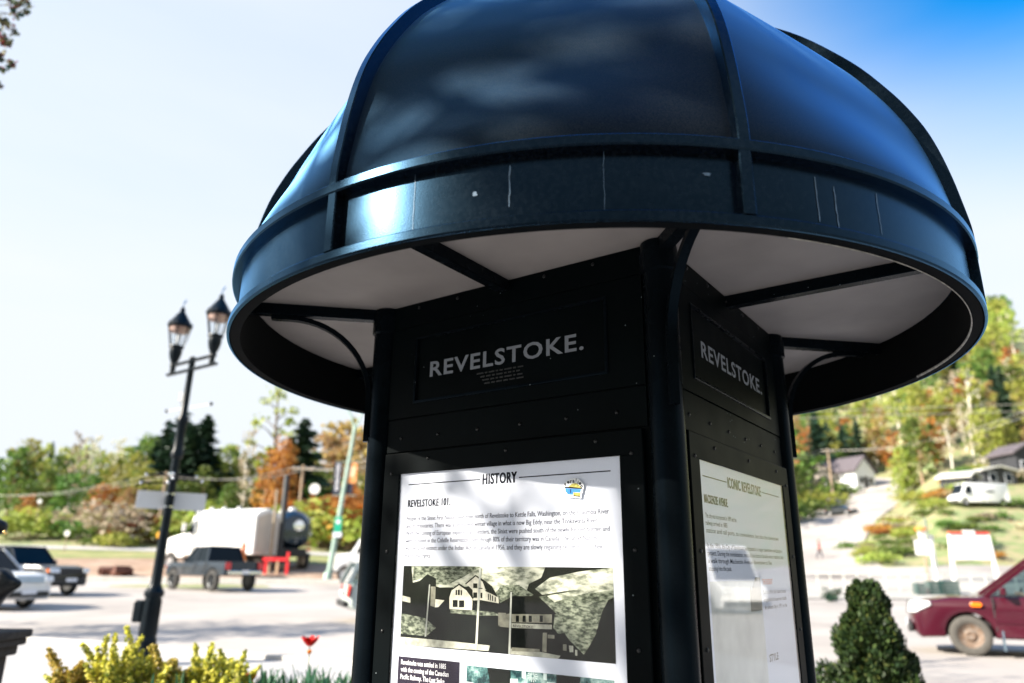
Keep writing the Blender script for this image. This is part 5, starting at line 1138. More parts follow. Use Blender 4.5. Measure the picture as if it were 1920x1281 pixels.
# white van up on the bank, white van reflected in the glass, white crew truck by the green lamp post
def van(label, x, dist, rz, L=5.3, Hh=2.2, Wd=2.0, name='white_van', group=None, slot=False):
    root = empty(name, (0, 0, 0), label, 'van'); pm = paint('van_white_paint', (.80, .81, .82), .3); h = L/2
    top = [(-h, .5), (-h+.02, Hh-.15), (-h+.12, Hh-.02), (h-1.45, Hh), (h-1.15, Hh-.06), (h-.55, 1.22), (h-.1, 1.02), (h, .75), (h-.03, .40), (h-.12, .34)]
    mb = MB(); hull(mb, top+outline_arches(-h, h, .36, (h-.9, -h+1.0), .34)+[(-h+.1, .36)], Wd/2, tumble=.12, zt=Hh, zb=1.0); mb.build('body', pm, root, smooth=32)
    for ax in (h-.9, -h+1.0):
        for s in (-1, 1): wheel(root, ax, s*(Wd/2-.12), .34, .22, M_RIM)
    pane(root, 'windshield', [(h-.56, Wd*.42, 1.25), (h-.56, -Wd*.42, 1.25), (h-1.08, -Wd*.39, Hh-.14), (h-1.08, Wd*.39, Hh-.14)], M_TINT).location.x = .03
    for s in (-1, 1):
        slab(root, 'side_window', [(h-.85, s*Wd*.487, 1.25), (h-1.75, s*Wd*.487, 1.25), (h-1.75, s*Wd*.46, Hh-.35), (h-1.25, s*Wd*.46, Hh-.35)][::s], M_TINT, .02)
        if slot: slab(root, 'side_slot', [(-.2, s*Wd*.49, 1.42), (-1.2, s*Wd*.49, 1.42), (-1.2, s*Wd*.485, 1.56), (-.2, s*Wd*.485, 1.56)][::s], M_TRIM, .02)
        patch(root, 'headlight', [(h-.06, s*Wd*.28, .78), (h-.14, s*Wd*.45, .78), (h-.20, s*Wd*.45, .98), (h-.12, s*Wd*.28, .98)][::s], M_HEAD, (.04, 0, 0))
        mb = MB(); mb.box((h-.95, s*(Wd/2+.12), 1.35), (.12, .2, .28)); mb.build('mirror', M_TRIM, root, bevel=.03)
    mb = MB(); mb.box((h-.01, 0, .48), (.12, Wd*.9, .2)); mb.build('bumper', M_TRIM, root, bevel=.04)
    place_vehicle(root, x, 0, dist, rz); return root
van('long white van parked on top of the grass bank at the right', 1858, 81, HEAD+PI+R(4), L=6.2, Hh=2.4, slot=True, name='white_van')
wv = van('white van across the road, mirrored in the right poster glass', 1900, 20, HEAD+PI+R(3), L=5.6, Hh=2.45, name='white_van'); wv.location = W(23.5, 17.5, .02)

def truck_white():
    root = empty('white_truck', (0, 0, 0), 'white long-nosed truck with a peaked box body standing beyond the grey pickup', 'truck'); pm = mat('truck_white_paint', (.80, .80, .80), .35, 0, .03, 2)
    L = 7.6; h = L/2
    mb = MB(); hull(mb, [(h-2.2, .9), (h-2.2, 1.5), (h-1.9, 2.25), (h-.5, 1.95), (h-.1, 1.6), (h, 1.1), (h-.05, .75), (h-.3, .7)]+outline_arches(0, h, .75, (h-1.0,), .5)+[(h-2.0, .75)], 1.1, tumble=.1, zt=2.2, zb=1.0); mb.build('hood', pm, root, smooth=32)
    mb = MB(); hull(mb, [(-h+3.0, .9), (-h+3.0, 3.6), (h-2.9, 3.65), (h-2.55, 3.3), (h-2.05, 2.2), (h-2.05, .9)], 1.15, tumble=.06, zt=3.6, zb=2); mb.build('cab', pm, root, smooth=32)
    pane(root, 'windshield', [(h-2.03, .95, 2.3), (h-2.03, -.95, 2.3), (h-2.5, -.9, 3.2), (h-2.5, .9, 3.2)], M_TINT)
    for s in (-1, 1): slab(root, 'side_window', [(h-2.25, s*1.14, 2.25), (h-3.0, s*1.14, 2.25), (h-3.0, s*1.10, 3.0), (h-2.6, s*1.10, 3.0)][::s], M_TINT, .03)
    mb = MB(); w = 1.25; mb.prism([(-h, -w, .95), (-h, w, .95), (-h, w, 3.30), (-h, w*.75, 3.55), (-h, 0, 3.78), (-h, -w*.75, 3.55), (-h, -w, 3.30)], (L-2.6-1.75+1.2, 0, 0)); mb.build('box_body', pm, root, bevel=.04)
    mb = MB(); mb.prism([(-h-.02, -w*.86, 1.05), (-h-.02, w*.86, 1.05), (-h-.02, w*.86, 3.18), (-h-.02, 0, 3.52), (-h-.02, -w*.86, 3.18)], (-.03, 0, 0)); mb.build('rear_door', mat('shaded_rear_beige', (.55, .50, .44), .5, 0, .05, 3), root, bevel=.01)  # white rear wall coloured beige for its shade and a beige reflection
    mb = MB(); mb.box((0, 0, .8), (L*.9, .9, .25)); mb.build('chassis', M_TRIM, root)
    for ax in (h-1.0, -h+1.3, -h+2.4):
        for s in (-1, 1): wheel(root, ax, s*1.0, .5, .3, M_RIM)
    for s in (-1, 1):
        mb = MB(); mb.tube([(h-2.9, s*1.22, 1.0), (h-2.9, s*1.22, 4.1)], .08, 10); mb.build('exhaust_stack', M_TCHROME, root, smooth=50)
        mb = MB(); mb.box((h-2.2, s*1.45, 2.6), (.1, .25, .5)); mb.bar((h-2.2, s*1.1, 2.75), (h-2.2, s*1.4, 2.75), .04, .04); mb.build('mirror', pm, root, bevel=.03)
        mb = MB(); mb.box((h-.05, s*.75, 1.35), (.12, .4, .25)); mb.build('headlight', M_HEAD, root, bevel=.03)
    for x_ in (h-3.2, -h+3.4, -h+2.2):
        mb = MB(); mb.lathe([(0, 3.55), (.14, 3.6), (.12, 3.88), (0, 3.9)], 12, (x_, .3, 0)); mb.build('roof_vent', pm, root, smooth=50)
    return root
t = truck_white(); place_vehicle(t, 404, 0, 49, HEAD+PI-R(21))
def truck_tank():
    root = empty('tanker_truck', (0, 0, 0), 'dark glossy tanker truck with a white front tank beside the white truck', 'truck'); pm = mat('tank_dark_gloss', (.014, .03, .05), .12, .3, .1, 2, coat=.6); wm = mat('tank_white_paint', (.8, .8, .8), .35, 0, .03, 2)
    mb = MB(); mb.lathe([(0, -3.0), (.9, -2.95), (1.22, -2.6), (1.28, -2.2), (1.28, .3), (0, .3)], 36, (0, 0, 2.45), axis='x'); mb.build('tank', pm, root, smooth=40)
    mb = MB(); mb.lathe([(0, .3), (1.24, .32), (1.24, 2.0), (1.1, 2.25), (0, 2.3)], 36, (0, 0, 2.5), axis='x'); mb.build('front_tank', wm, root, smooth=40)
    mb = MB(); mb.box((0, 0, 1.0), (6.4, 1.6, .5)); mb.build('chassis', M_TRIM, root, bevel=.03)
    mb = MB(); hull(mb, [(2.4, .8), (2.4, 3.0), (3.4, 3.0), (3.8, 2.1), (4.6, 1.9), (4.8, 1.2), (4.75, .7)]+outline_arches(2, 4.8, .75, (4.0,), .5), 1.15, tumble=.08, zt=3, zb=1.6); mb.build('cab', wm, root, smooth=32)
    for ax in (4.0, -1.2, -2.3):
        for s in (-1, 1): wheel(root, ax, s*1.0, .52, .34, M_RIM)
    for z, r in ((2.2, .06), (3.2, .05)):
        mb = MB(); mb.tube([(-2.8, -1.1, z), (0, -1.3, z)], r, 10); mb.build('hose_tube', M_TCHROME, root, smooth=50)
    mb = MB(); mb.lathe([(0, -3.1), (.35, -3.06), (.38, -2.9)], 20, (0, -.2, 2.7), axis='x'); mb.build('rear_hatch', M_TCHROME, root, smooth=50)
    for s in (-1, 1):
        mb = MB(); mb.box((-3.05, s*.95, 1.2), (.08, .3, .16)); mb.build('tail_light', M_TAIL, root, bevel=.02)
    mb = MB(); mb.box((-2.95, 0, .85), (.14, 2.3, .22)); mb.build('rear_bar', M_TRIM, root, bevel=.02)
    for x_ in (-1.8, .8):
        mb = MB(); mb.lathe([(0, 3.68), (.26, 3.70), (.24, 3.9), (0, 3.95)], 16, (x_, 0, 0)); mb.build('tank_lid', wm, root, smooth=50)
    return root
t = truck_tank(); place_vehicle(t, 526, 0, 52, HEAD+PI-R(60)); t.location.z -= .1
def crew_truck():
    root = empty('white_work_truck', (0, 0, 0), 'white flatbed work truck beyond the green lamp post, left of the kiosk column', 'truck'); pm = mat('work_truck_white', (.80, .80, .80), .35, 0, .03, 2)
    mb = MB(); hull(mb, [(.6, .8), (.6, 2.35), (1.9, 2.35), (2.3, 1.6), (3.2, 1.45), (3.3, .8), (3.25, .6)]+outline_arches(.5, 3.3, .62, (2.6,), .42), 1.05, tumble=.1, zt=2.3, zb=1.2); mb.build('cab', pm, root, smooth=32)
    mb = MB(); mb.box((-1.3, 0, 1.15), (3.7, 2.1, .75)); mb.build('service_body', pm, root, bevel=.03)
    mb = MB(); mb.box((0, 0, .72), (5.6, 1.2, .2)); mb.build('chassis', M_TRIM, root)
    for ax in (2.6, -1.6):
        for s in (-1, 1): wheel(root, ax, s*.92, .42, .26, mat('white_steel_rim', (.75, .75, .75), .4, 0, .05, 8), spokes=False)
    for s in (-1, 1): slab(root, 'side_window', [(2.05, s*1.02, 1.6), (.9, s*1.02, 1.6), (.9, s*.98, 2.2), (1.8, s*.98, 2.2)][::s], M_TINT, .02)
    pane(root, 'windshield', [(2.30, .85, 1.62), (2.30, -.85, 1.62), (1.93, -.82, 2.28), (1.93, .82, 2.28)], M_TINT).location.x = .03
    return root
t = crew_truck(); place_vehicle(t, 735, 0, 44, HEAD+PI+R(10))
# red barricade and black chimney-like post by the tanker
rb = empty('red_barricade', ground_at(515, 46.5), 'red painted barricade frame standing behind the tanker truck', 'barricade', rz=HEAD); M_REDP = mat('red_paint', (.70, .02, .03), .5, 0, .1, 8)
for x_, hgt in ((-.55, .95), (.15, .85), (.75, 1.35)):
    mb = MB(); mb.box((x_, 0, hgt/2), (.16, .12, hgt)); mb.build('post', M_REDP if x_ != .15 else mat('tan_paint', (.5, .34, .22), .6), rb, bevel=.01)
mb = MB(); mb.box((0, -.07, .92), (1.5, .05, .20)); mb.build('rail', M_REDP, rb, bevel=.01)
p = ground_at(521, 47.5); top = at(525, 893, 47.5).z-p.z
mb = MB(); mb.lathe([(0, 0), (.17, 0), (.17, top), (.12, top+.06), (0, top+.06)], 14); tag(mb.build('black_post', mat('black_post_paint', (.012, .014, .016), .6, 0, .2, 5), smooth=40, loc=p), 'tall plain black post rising beside the tanker truck', 'post')
p = ground_at(505, 47.0); q = at(520, 918, 47.0)
mb = MB(); mb.tube([(0, 0, 0), q-p], [.10, .07], 8); tag(mb.build('wooden_pole', mat('grey_tan_wood', (.34, .27, .19), .8, 0, .2, 6), smooth=50, loc=p), 'leaning grey-tan wooden pole just left of the black post', 'pole')

# ---------------------------------------------------------------- bears on their pedestal at the left edge
def skin_mesh(name, verts, edges, m, parent=None, sub=2, root=0, smooth=True):
    """a continuous body grown round a skeleton: verts = (position, radius)"""
    me = bpy.data.meshes.new(name); me.from_pydata([tuple(v[0]) for v in verts], edges, [])
    o = bpy.data.objects.new(name, me); COL.objects.link(o)
    md = o.modifiers.new('skin', 'SKIN'); md.use_smooth_shade = True
    for i, v in enumerate(verts):
        r = v[1] if isinstance(v[1], tuple) else (v[1], v[1]); me.skin_vertices[0].data[i].radius = r
        me.skin_vertices[0].data[i].use_root = (i == root)
    sb = o.modifiers.new('sub', 'SUBSURF'); sb.levels = sub; sb.render_levels = sub
    dg = bpy.context.evaluated_depsgraph_get(); dg.update()
    nm = bpy.data.meshes.new_from_object(o.evaluated_get(dg)); nm.name = name
    bpy.data.objects.remove(o); bpy.data.meshes.remove(me)
    nm.materials.clear(); nm.materials.append(m); nm.polygons.foreach_set('use_smooth', [True]*len(nm.polygons))
    o = bpy.data.objects.new(name, nm); COL.objects.link(o)
    if parent: o.parent = parent
    return o
M_BRONZE = mat('dark_bronze', (0.006, 0.008, 0.010), 0.42, 0.2, .3, 9, .5, 30, spec=.35, dist=.01)
PD = 6.4; pe = at(62, 1192, PD+.5); pes, _ = sd(pe); ptop = at(40, 1188, PD).z
S_ = lambda s, d, z: Vector((s-pes, d-PD, z))
def local(o, s, d, z): o.location = W(s, d, z); o.rotation_euler.z = HEAD
M_STONE = multimat('dark_brick', [(.02, .018, .017), (.05, .042, .038), (.035, .03, .028)], 9, .9, 6, .8, 22, dist=.02)
ped = empty('stone_pedestal', (0, 0, 0), 'dark stepped stone pedestal under the bear statue at the left edge', 'pedestal'); local(ped, pes-1.0, PD, .06)
zt_ = ptop-.06
for nm, hw_, z0, z1, m in (('cap_stone', 1.0, zt_-.07, zt_, M_STONE), ('cornice', .97, zt_-.13, zt_-.07, M_STONE), ('cornice', .92, zt_-.21, zt_-.13, M_STONE), ('shaft', .86, .12, zt_-.21, M_STONE), ('plinth', .95, 0, .12, M_STONE)):
    mb = MB(); mb.box((0, 0, (z0+z1)/2), (hw_*2, hw_*1.0, z1-z0)); mb.build(nm, m, ped, bevel=.018)
bear = empty('bear_statue', (0, 0, 0), 'dark bronze statue of a bear and her cub, muzzles reaching in at the left edge', 'statue'); local(bear, pes, PD, ptop)
def bpt(x, y, d): p = at(x, y, d); s, dd = sd(p); return Vector((s-pes, dd-PD, p.z-ptop))
mz = bpt(24, 982, PD-.1); cz_ = bpt(47, 1094, PD-.2); pw_ = bpt(6, 1178, PD-.15)
v = [(mz+Vector((-1.75, .1, -.52)), .30), (mz+Vector((-1.2, .1, -.36)), .33), (mz+Vector((-.80, .08, -.20)), .29), (mz+Vector((-.52, .05, -.06)), .20), (mz+Vector((-.34, .03, .0)), .165), (mz+Vector((-.15, .0, -.04)), .085), (mz+Vector((-.035, 0, -.022)), .052),
     (mz+Vector((-.86, -.22, -.50)), .14), (mz+Vector((-.82, -.24, -.72)), .11), (mz+Vector((-.76, -.25, -.90)), .11), (mz+Vector((-.86, .34, -.50)), .14), (mz+Vector((-.82, .36, -.72)), .11), (mz+Vector((-.76, .36, -.90)), .11),
     (mz+Vector((-1.85, -.16, -.70)), .15), (mz+Vector((-1.95, -.18, -.90)), .12), (mz+Vector((-1.85, .34, -.70)), .15), (mz+Vector((-1.95, .36, -.90)), .12), (mz+Vector((-.40, -.14, .16)), .05), (mz+Vector((-.40, .18, .16)), .05)]
for i in (9, 12, 14, 16): v[i] = (Vector((v[i][0].x, v[i][0].y, .07)), v[i][1])
e = [(0, 1), (1, 2), (2, 3), (3, 4), (4, 5), (5, 6), (2, 7), (7, 8), (8, 9), (2, 10), (10, 11), (11, 12), (0, 13), (13, 14), (0, 15), (15, 16), (4, 17), (4, 18)]
skin_mesh('bear_body', v, e, M_BRONZE, bear, 2, 1)
c = cz_
v = [(c+Vector((-.42, .05, -.32)), .13), (c+Vector((-.34, .03, -.16)), .12), (c+Vector((-.20, .0, .005)), .10), (c+Vector((-.10, 0, -.012)), .056), (c+Vector((-.025, 0, -.004)), .030), (c+Vector((-.205, -.05, .105)), .030), (c+Vector((-.22, .07, .105)), .030), (c+Vector((-.30, -.08, -.34)), .06), (Vector((pw_.x-.03, pw_.y, .06)), .055), (c+Vector((-.56, .05, -.38)), .14)]
skin_mesh('cub_body', v, [(0, 1), (1, 2), (2, 3), (3, 4), (2, 5), (2, 6), (0, 7), (7, 8), (0, 9)], M_BRONZE, bear, 2, 0)
mb = MB(); mb.lathe([(0, -.018), (.012, -.012), (.016, 0), (.012, .012), (0, .018)], 10, bpt(10, 999, PD-.2)); mb.build('glint_bead', mat('glint_gold', (.8, .55, .2), .2, 1), bear, smooth=60)  # made-up gold bead standing for a glint below the muzzle

# ---------------------------------------------------------------- people
M_SKIN = mat('skin', (.50, .30, .21), .55, 0, .08, 12); M_HAIR = mat('dark_hair', (.03, .02, .015), .7)
def person(label, loc, rz, top, trousers, hat=None, vest=None, step=.18, name='person'):
    root = empty(name, loc, label, 'person', rz=rz); V = Vector
    J = [(V((0, 0, .98)), .115), (V((0, 0, 1.18)), .115), (V((0, .0, 1.38)), .135), (V((0, 0, 1.50)), .055), (V((.01, 0, 1.60)), .085), (V((.015, 0, 1.70)), .085)]
    E_ = [(0, 1), (1, 2), (2, 3), (3, 4), (4, 5)]
    def chain(start, pts):
        p = start
        for q in pts: J.append(q); E_.append((p, len(J)-1)); p = len(J)-1
        return p
    arms = []
    for s in (-1, 1):
        chain(0, [(V((0, s*.10, .92)), .095), (V((s*step*.5, s*.10, .52)), .065), (V((s*step*.8-.04, s*.10, .10)), .045), (V((s*step*.8+.10, s*.105, .04)), .035)])
        w = chain(2, [(V((0, s*.20, 1.42)), .060), (V((-s*.06, s*.25, 1.14)), .045), (V((-s*.02+.08, s*.25, .92)), .032), (V((-s*.02+.10, s*.25, .85)), .036)])
        for k in range(5):
            b_ = V((-s*.02+.10, s*.25, .85)); chain(w, [(b_+V((.022*(k-2)*.8+.005, s*(.02 if k == 0 else -.005), -.045)), .010), (b_+V((.020*(k-2)*.8+.015, s*(.03 if k == 0 else -.012), -.085+(.02 if k in (0, 4) else 0))), .008)])
    body = skin_mesh('body', J, E_, M_SKIN, root, 1, 0)
    # clothes follow the body
    tj = [(V((0, 0, .93)), .125), (V((0, 0, 1.16)), .130), (V((0, 0, 1.37)), .150), (V((0, 0, 1.47)), .075)]; te = [(0, 1), (1, 2), (2, 3)]
    for s in (-1, 1):
        i = len(tj); tj += [(V((0, s*.20, 1.42)), .070), (V((-s*.06, s*.25, 1.14)), .056), (V((-s*.02+.07, s*.25, .95)), .045)]; te += [(2, i), (i, i+1), (i+1, i+2)]
    skin_mesh('jacket', tj, te, top, root, 1, 0)
    lj = [(V((0, 0, .95)), .13)]; le = []
    for s in (-1, 1):
        i = len(lj); lj += [(V((0, s*.10, .88)), .105), (V((s*step*.5, s*.10, .52)), .078), (V((s*step*.8-.04, s*.10, .10)), .062)]; le += [(0, i), (i, i+1), (i+1, i+2)]
    skin_mesh('trousers', lj, le, trousers, root, 1, 0)
    for s in (-1, 1):
        mb = MB(); mb.lathe([(0, -.14), (.045, -.12), (.052, -.02), (.048, .06), (0, .10)], 12, (s*step*.8+.02, s*.10, .05), axis='x'); mb.build('shoe', M_TRIM, root, smooth=60)
    mb = MB(); mb.lathe([(0, 1.80), (.05, 1.795), (.092, 1.75), (.105, 1.69), (.098, 1.66), (0, 1.66)], 18, (-.005, 0, .0)); mb.build('helmet' if hat else 'hair', hat or M_HAIR, root, smooth=60)
    if hat: mb = MB(); mb.lathe([(.095, 1.672), (.145, 1.665), (.145, 1.675), (.095, 1.685)], 18, closed_prof=True); mb.build('helmet_brim', hat, root, smooth=50)
    mb = MB(); mb.lathe([(0, 0), (.012, .004), (.008, .03), (0, .045)], 8, (.098, 0, 1.625)); mb.build('nose', M_SKIN, root, smooth=60)
    for s in (-1, 1):
        mb = MB(); mb.lathe([(0, -.008), (.009, 0), (0, .008)], 8, (.088, s*.032, 1.665)); mb.build('eye', M_HAIR, root, smooth=60)
        mb = MB(); mb.lathe([(0, -.03), (.014, -.01), (.014, .015), (0, .03)], 8, (.0, s*.086, 1.65)); mb.build('ear', M_SKIN, root, smooth=60)
    mb = MB(); mb.box((.092, 0, 1.585), (.012, .045, .010)); mb.build('mouth', mat('lips', (.35, .12, .10), .5), root)
    if vest:
        mb = MB(); mb.lathe([(.142, 1.13), (.145, 1.16), (.147, 1.19)], 20); mb.build('reflective_band', vest, root, smooth=60)
    return root
p = ground_at(453, 45.0); p.z += .42
person('worker in an orange jacket and pale blue helmet behind the grey pickup', p, HEAD+PI, mat('orange_hi_vis', (.78, .17, .03), .7), mat('orange_trousers', (.62, .22, .05), .7), mat('pale_blue_helmet', (.5, .66, .8), .4), mat('pale_reflective', (.7, .7, .6), .4))
p = ground_at(1540, 70); pz = at(1540, 1061, 70)
person('distant person in a red top crossing the side road at the right', W(*sd(p), gz(*sd(p))+.1), HEAD-R(40), mat('red_top', (.65, .05, .06), .8), mat('dark_trousers', (.05, .05, .07), .8), None, None, .3)

# driver of the maroon SUV, hands on the wheel
mb = MB(); mb.lathe([(.17, -.012), (.185, 0), (.17, .012), (.155, 0)], 24, (0, 0, 0), axis='x', closed_prof=True); sw = mb.build('steering_wheel', M_TRIM, suv, smooth=60, loc=(.52, .38, 1.02)); sw.rotation_euler.y = R(-25)
def driver():
    V = Vector; root = empty('person', suv.location, 'driver in a dark jacket sitting at the wheel of the maroon SUV', 'person', rz=suv.rotation_euler.z)
    J = [(V((-.02, .38, .62)), .13), (V((-.06, .38, .85)), .125), (V((-.09, .38, 1.10)), .14), (V((-.08, .38, 1.21)), .055), (V((-.06, .38, 1.31)), .085), (V((-.05, .38, 1.40)), .08)]; E_ = [(0, 1), (1, 2), (2, 3), (3, 4), (4, 5)]
    def chain(p, pts):
        for q in pts: J.append(q); E_.append((p, len(J)-1)); p = len(J)-1
        return p
    cl = [(V((-.02, .38, .60)), .14), (V((-.06, .38, .85)), .14), (V((-.09, .38, 1.08)), .155), (V((-.085, .38, 1.18)), .075)]; ce = [(0, 1), (1, 2), (2, 3)]
    for sg in (-1, 1):
        sh, el, wr_ = V((-.08, .38+sg*.19, 1.12)), V((.16, .38+sg*.25, .93)), V((.44, .38+sg*.17, 1.06))
        w = chain(2, [(sh, .06), (el, .046), (wr_, .034), (wr_+V((.06, 0, .02)), .036)])
        for k in range(5): chain(w, [(wr_+V((.10, (k-2)*.018, .035)), .010), (wr_+V((.115, (k-2)*.018-sg*.01, -.005 if k else .05)), .008)])
        i = len(cl); cl += [(sh, .075), (el, .060), (wr_-V((.04, 0, .015)), .045)]; ce += [(2, i), (i, i+1), (i+1, i+2)]
        chain(0, [(V((.22, .38+sg*.11, .60)), .085), (V((.52, .38+sg*.12, .58)), .06), (V((.72, .38+sg*.11, .36)), .045)])
    skin_mesh('body', J, E_, M_SKIN, root, 1, 0); skin_mesh('jacket', cl, ce, mat('dark_jacket', (.02, .025, .03), .8), root, 1, 0)
    mb = MB(); mb.lathe([(0, .11), (.06, .10), (.095, .05), (.10, 0), (.09, -.03), (0, -.03)], 16, (-.065, .38, 1.385)); mb.build('hair', M_HAIR, root, smooth=60)
    mb = MB(); mb.lathe([(0, 0), (.012, .004), (.008, .03), (0, .045)], 8, (.030, .38, 1.315)); mb.build('nose', M_SKIN, root, smooth=60)
driver()

# ---------------------------------------------------------------- far street furniture
M_GREENP = mat('pale_green_pole_paint', (.30, .42, .36), .5, 0, .08, 4)
GD = 42.6
p = ground_at(616, GD); gp_ = empty('green_lamp_post', p, 'tall pale green lamp post with banners and a green sign, left of the kiosk', 'lamp post', rz=HEAD)
zt2 = at(648, 800, GD).z-p.z; lean = .9
mb = MB(); mb.tube([(0, 0, 0), (lean*.5, 0, zt2*.5), (lean, 0, zt2)], [.16, .13, .10], 12); mb.lathe([(0, 0), (.26, 0), (.24, .5), (.17, .6)], 12); mb.build('pole', M_GREENP, gp_, smooth=40)
for s in (-1, 1):
    mb = MB(); mb.tube([(lean, 0, zt2-.3), (lean+s*.25, 0, zt2+.6), (lean+s*.9, 0, zt2+1.6), (lean+s*2.0, 0, zt2+2.0)], [.07, .06, .05, .05], 8); mb.build('lamp_arm', M_GREENP, gp_, smooth=50)
    mb = MB(); mb.box((lean+s*2.4, 0, zt2+2.0), (.9, .35, .16)); mb.build('lamp_head', M_GREENP, gp_, bevel=.05)
def gz_at(y): return at(640, y, GD).z-p.z
def px_at(x, y): q = at(x, y, GD); return sd(q)[0]-sd(p)[0]
M_NAVY = mat('navy_banner_cloth', (.012, .016, .035), .8); M_ORB = mat('orange_banner_cloth', (.75, .30, .10), .8)
z0, z1 = gz_at(928), gz_at(866); xa, xb = px_at(625, 900), px_at(640, 900)
mb = MB(); mb.box(((xa+xb)/2, -.02, (z0+z1)/2), (xb-xa, .02, z1-z0)); b1 = mb.build('banner', M_NAVY, gp_)
mb = MB()
v_, f_ = text_mesh('REVELSTOKE', .02); k_ = (z1-z0)*.82/np.ptp(v_[:, 0]); cx_ = v_[:, :2].mean(0)
mb.add([((xa+xb)/2-(q[1]-cx_[1])*k_, -.034, (z0+z1)/2+(q[0]-cx_[0])*k_) for q in v_], f_); mb.build('banner_lettering', M_WHITEINK, gp_, recalc=False)
xa, xb = px_at(650, 890), px_at(669, 890); zm = gz_at(906)
mb = MB(); mb.box(((xa+xb)/2, -.02, (zm+gz_at(868))/2), (xb-xa, .02, gz_at(868)-zm)); mb.build('banner', M_ORB, gp_)
mb = MB(); mb.box(((xa+xb)/2-.1, -.02, (zm+gz_at(926))/2), (xb-xa-.15, .02, zm-gz_at(926)-.01)); mb.build('banner', M_NAVY, gp_)
mb = MB(); mb.poly([((xa+xb)/2-.16, -.035, zm+.35), ((xa+xb)/2+.16, -.035, zm+.35), ((xa+xb)/2+.22, -.035, zm+.95), ((xa+xb)/2-.22, -.035, zm+.95)]); mb.build('banner_motif', mat('pale_orange_cloth', (.85, .55, .35), .8), gp_, recalc=False)
for y in (866, 929):
    mb = MB(); mb.bar((px_at(626, 900), 0, gz_at(y)), (px_at(670, 900), 0, gz_at(y)), .04, .04); mb.build('banner_rod', M_GREENP, gp_)
xa = px_at(635, 985)
mb = MB(); mb.box((xa, -.18, gz_at(984)), (.42, .05, gz_at(970)-gz_at(998))); mb.build('green_sign', mat('green_sign_face', (.01, .36, .22), .4), gp_, bevel=.01)
mb = MB(); mb.lathe([(0, -.21), (.12, -.21), (.12, -.208), (0, -.208)], 14, (xa, 0, gz_at(979)), axis='y'); mb.build('sign_symbol', M_WHITEINK, gp_)
mb = MB(); mb.box((xa, -.18, gz_at(1003)), (.5, .04, .28)); mb.build('white_sign', M_PLATE, gp_, bevel=.01)
# utility poles and wires
M_WOOD = mat('utility_pole_wood', (.36, .27, .19), .85, 0, .2, 4); M_WIRE = mat('pale_wire', (.42, .40, .37), .5)
POLES = []
for x, dist, yt, lb_ in ((286, 72, 884, 'weathered wooden utility pole left of the street lamp post'), (551, 74, 872, 'tan utility pole standing in front of the dark conifer'), (693, 70, 858, 'utility pole hidden half behind the left kiosk column'), (-120, 74, 920, 'utility pole beyond the left edge'), (1578, 118, 842, 'utility pole with a crossarm beside the white gabled house'), (1990, 100, 770, 'utility pole beyond the right edge')):
    p = ground_at(x, dist); q = at(x, yt, dist); hgt = q.z-p.z; root = empty('utility_pole', p, lb_, 'utility pole', rz=HEAD, group=None)
    mb = MB(); mb.tube([(0, 0, 0), (0, 0, hgt)], [.17, .12], 10); mb.build('pole', M_WOOD, root, smooth=50)
    mb = MB(); mb.box((0, -.14, hgt-.4), (2.2, .10, .12)); mb.build('crossarm', M_WOOD, root)
    for dx in (-.95, -.4, .4, .95):
        mb = MB(); mb.lathe([(0, -.34), (.03, -.34), (.05, -.26), (.03, -.2), (0, -.2)], 8, (dx, -.14, hgt)); mb.build('insulator', M_PLATE, root, smooth=50)
    POLES.append((p, hgt))
def wire(a, b, off, sag, lb_):
    (p, h1), (q, h2) = POLES[a], POLES[b]; A = p+Vector((RH[0]*off, RH[1]*off, h1-.2)); B = q+Vector((RH[0]*off, RH[1]*off, h2-.2)); mb = MB()
    mb.tube([A.lerp(B, t/14)-Vector((0, 0, sag*4*(t/14)*(1-t/14))) for t in range(15)], .028, 5); o = mb.build('power_line', M_WIRE, smooth=60); tag(o, lb_, 'power line', group='overhead power lines')
for off in (-.95, .95):
    wire(3, 0, off, 1.0, 'overhead wires running to the left edge from the pole by the street lamp'); wire(0, 1, off, .9, 'overhead wires between the pole by the street lamp and the tan pole'); wire(1, 2, off, .6, 'overhead wires from the tan pole to the pole by the kiosk column')
    wire(4, 5, off, 1.6, 'overhead wires across the right hillside wood'); wire(2, 4, off, 3.0, 'overhead wires passing behind the kiosk')
for yA, yB in ((770, 752), (782, 766)):
    A, B = at(1380, yA+6, 95), at(2100, yB, 95); mb = MB(); mb.tube([A.lerp(B, t/10) for t in range(11)], .035, 5); tag(mb.build('power_line', M_WIRE, smooth=60), 'high overhead wires just under the canopy rim at the right', 'power line', group='overhead power lines')
# notice board, small signs, rail fence and planter screens on the right
M_WSIGN = mat('white_sign_board', (.80, .80, .79), .5, 0, .03, 2)
BD = 47.0
def spx(x, y, D): q = at(x, y, D); return q
pA, pB = spx(1786, 1066, BD), spx(1868, 1066, BD); p = ground_at(1827, BD); nbd = empty('notice_board', p, 'big white notice board with a red-topped frame on two posts by the side road', 'sign', rz=HEAD)
wB = (pB-pA).length; zb0, zb1 = at(1827, 1050, BD).z-p.z, at(1827, 1003, BD).z-p.z
mb = MB(); mb.box((0, 0, (zb0+zb1)/2), (wB*.94, .10, zb1-zb0)); mb.build('board', M_WSIGN, nbd, bevel=.01)
for s in (-1, 1):
    mb = MB(); mb.bar((s*wB*.50, .02, 0), (s*wB*.44, .02, zb1), .20, .16); mb.build('post', M_WSIGN, nbd)
    mb = MB(); mb.box((s*wB*.30, 0, zb1+.09), (wB*.34, .16, .18)); mb.build('red_cap', mat('red_cap_paint', (.62, .06, .05), .5), nbd, bevel=.01)
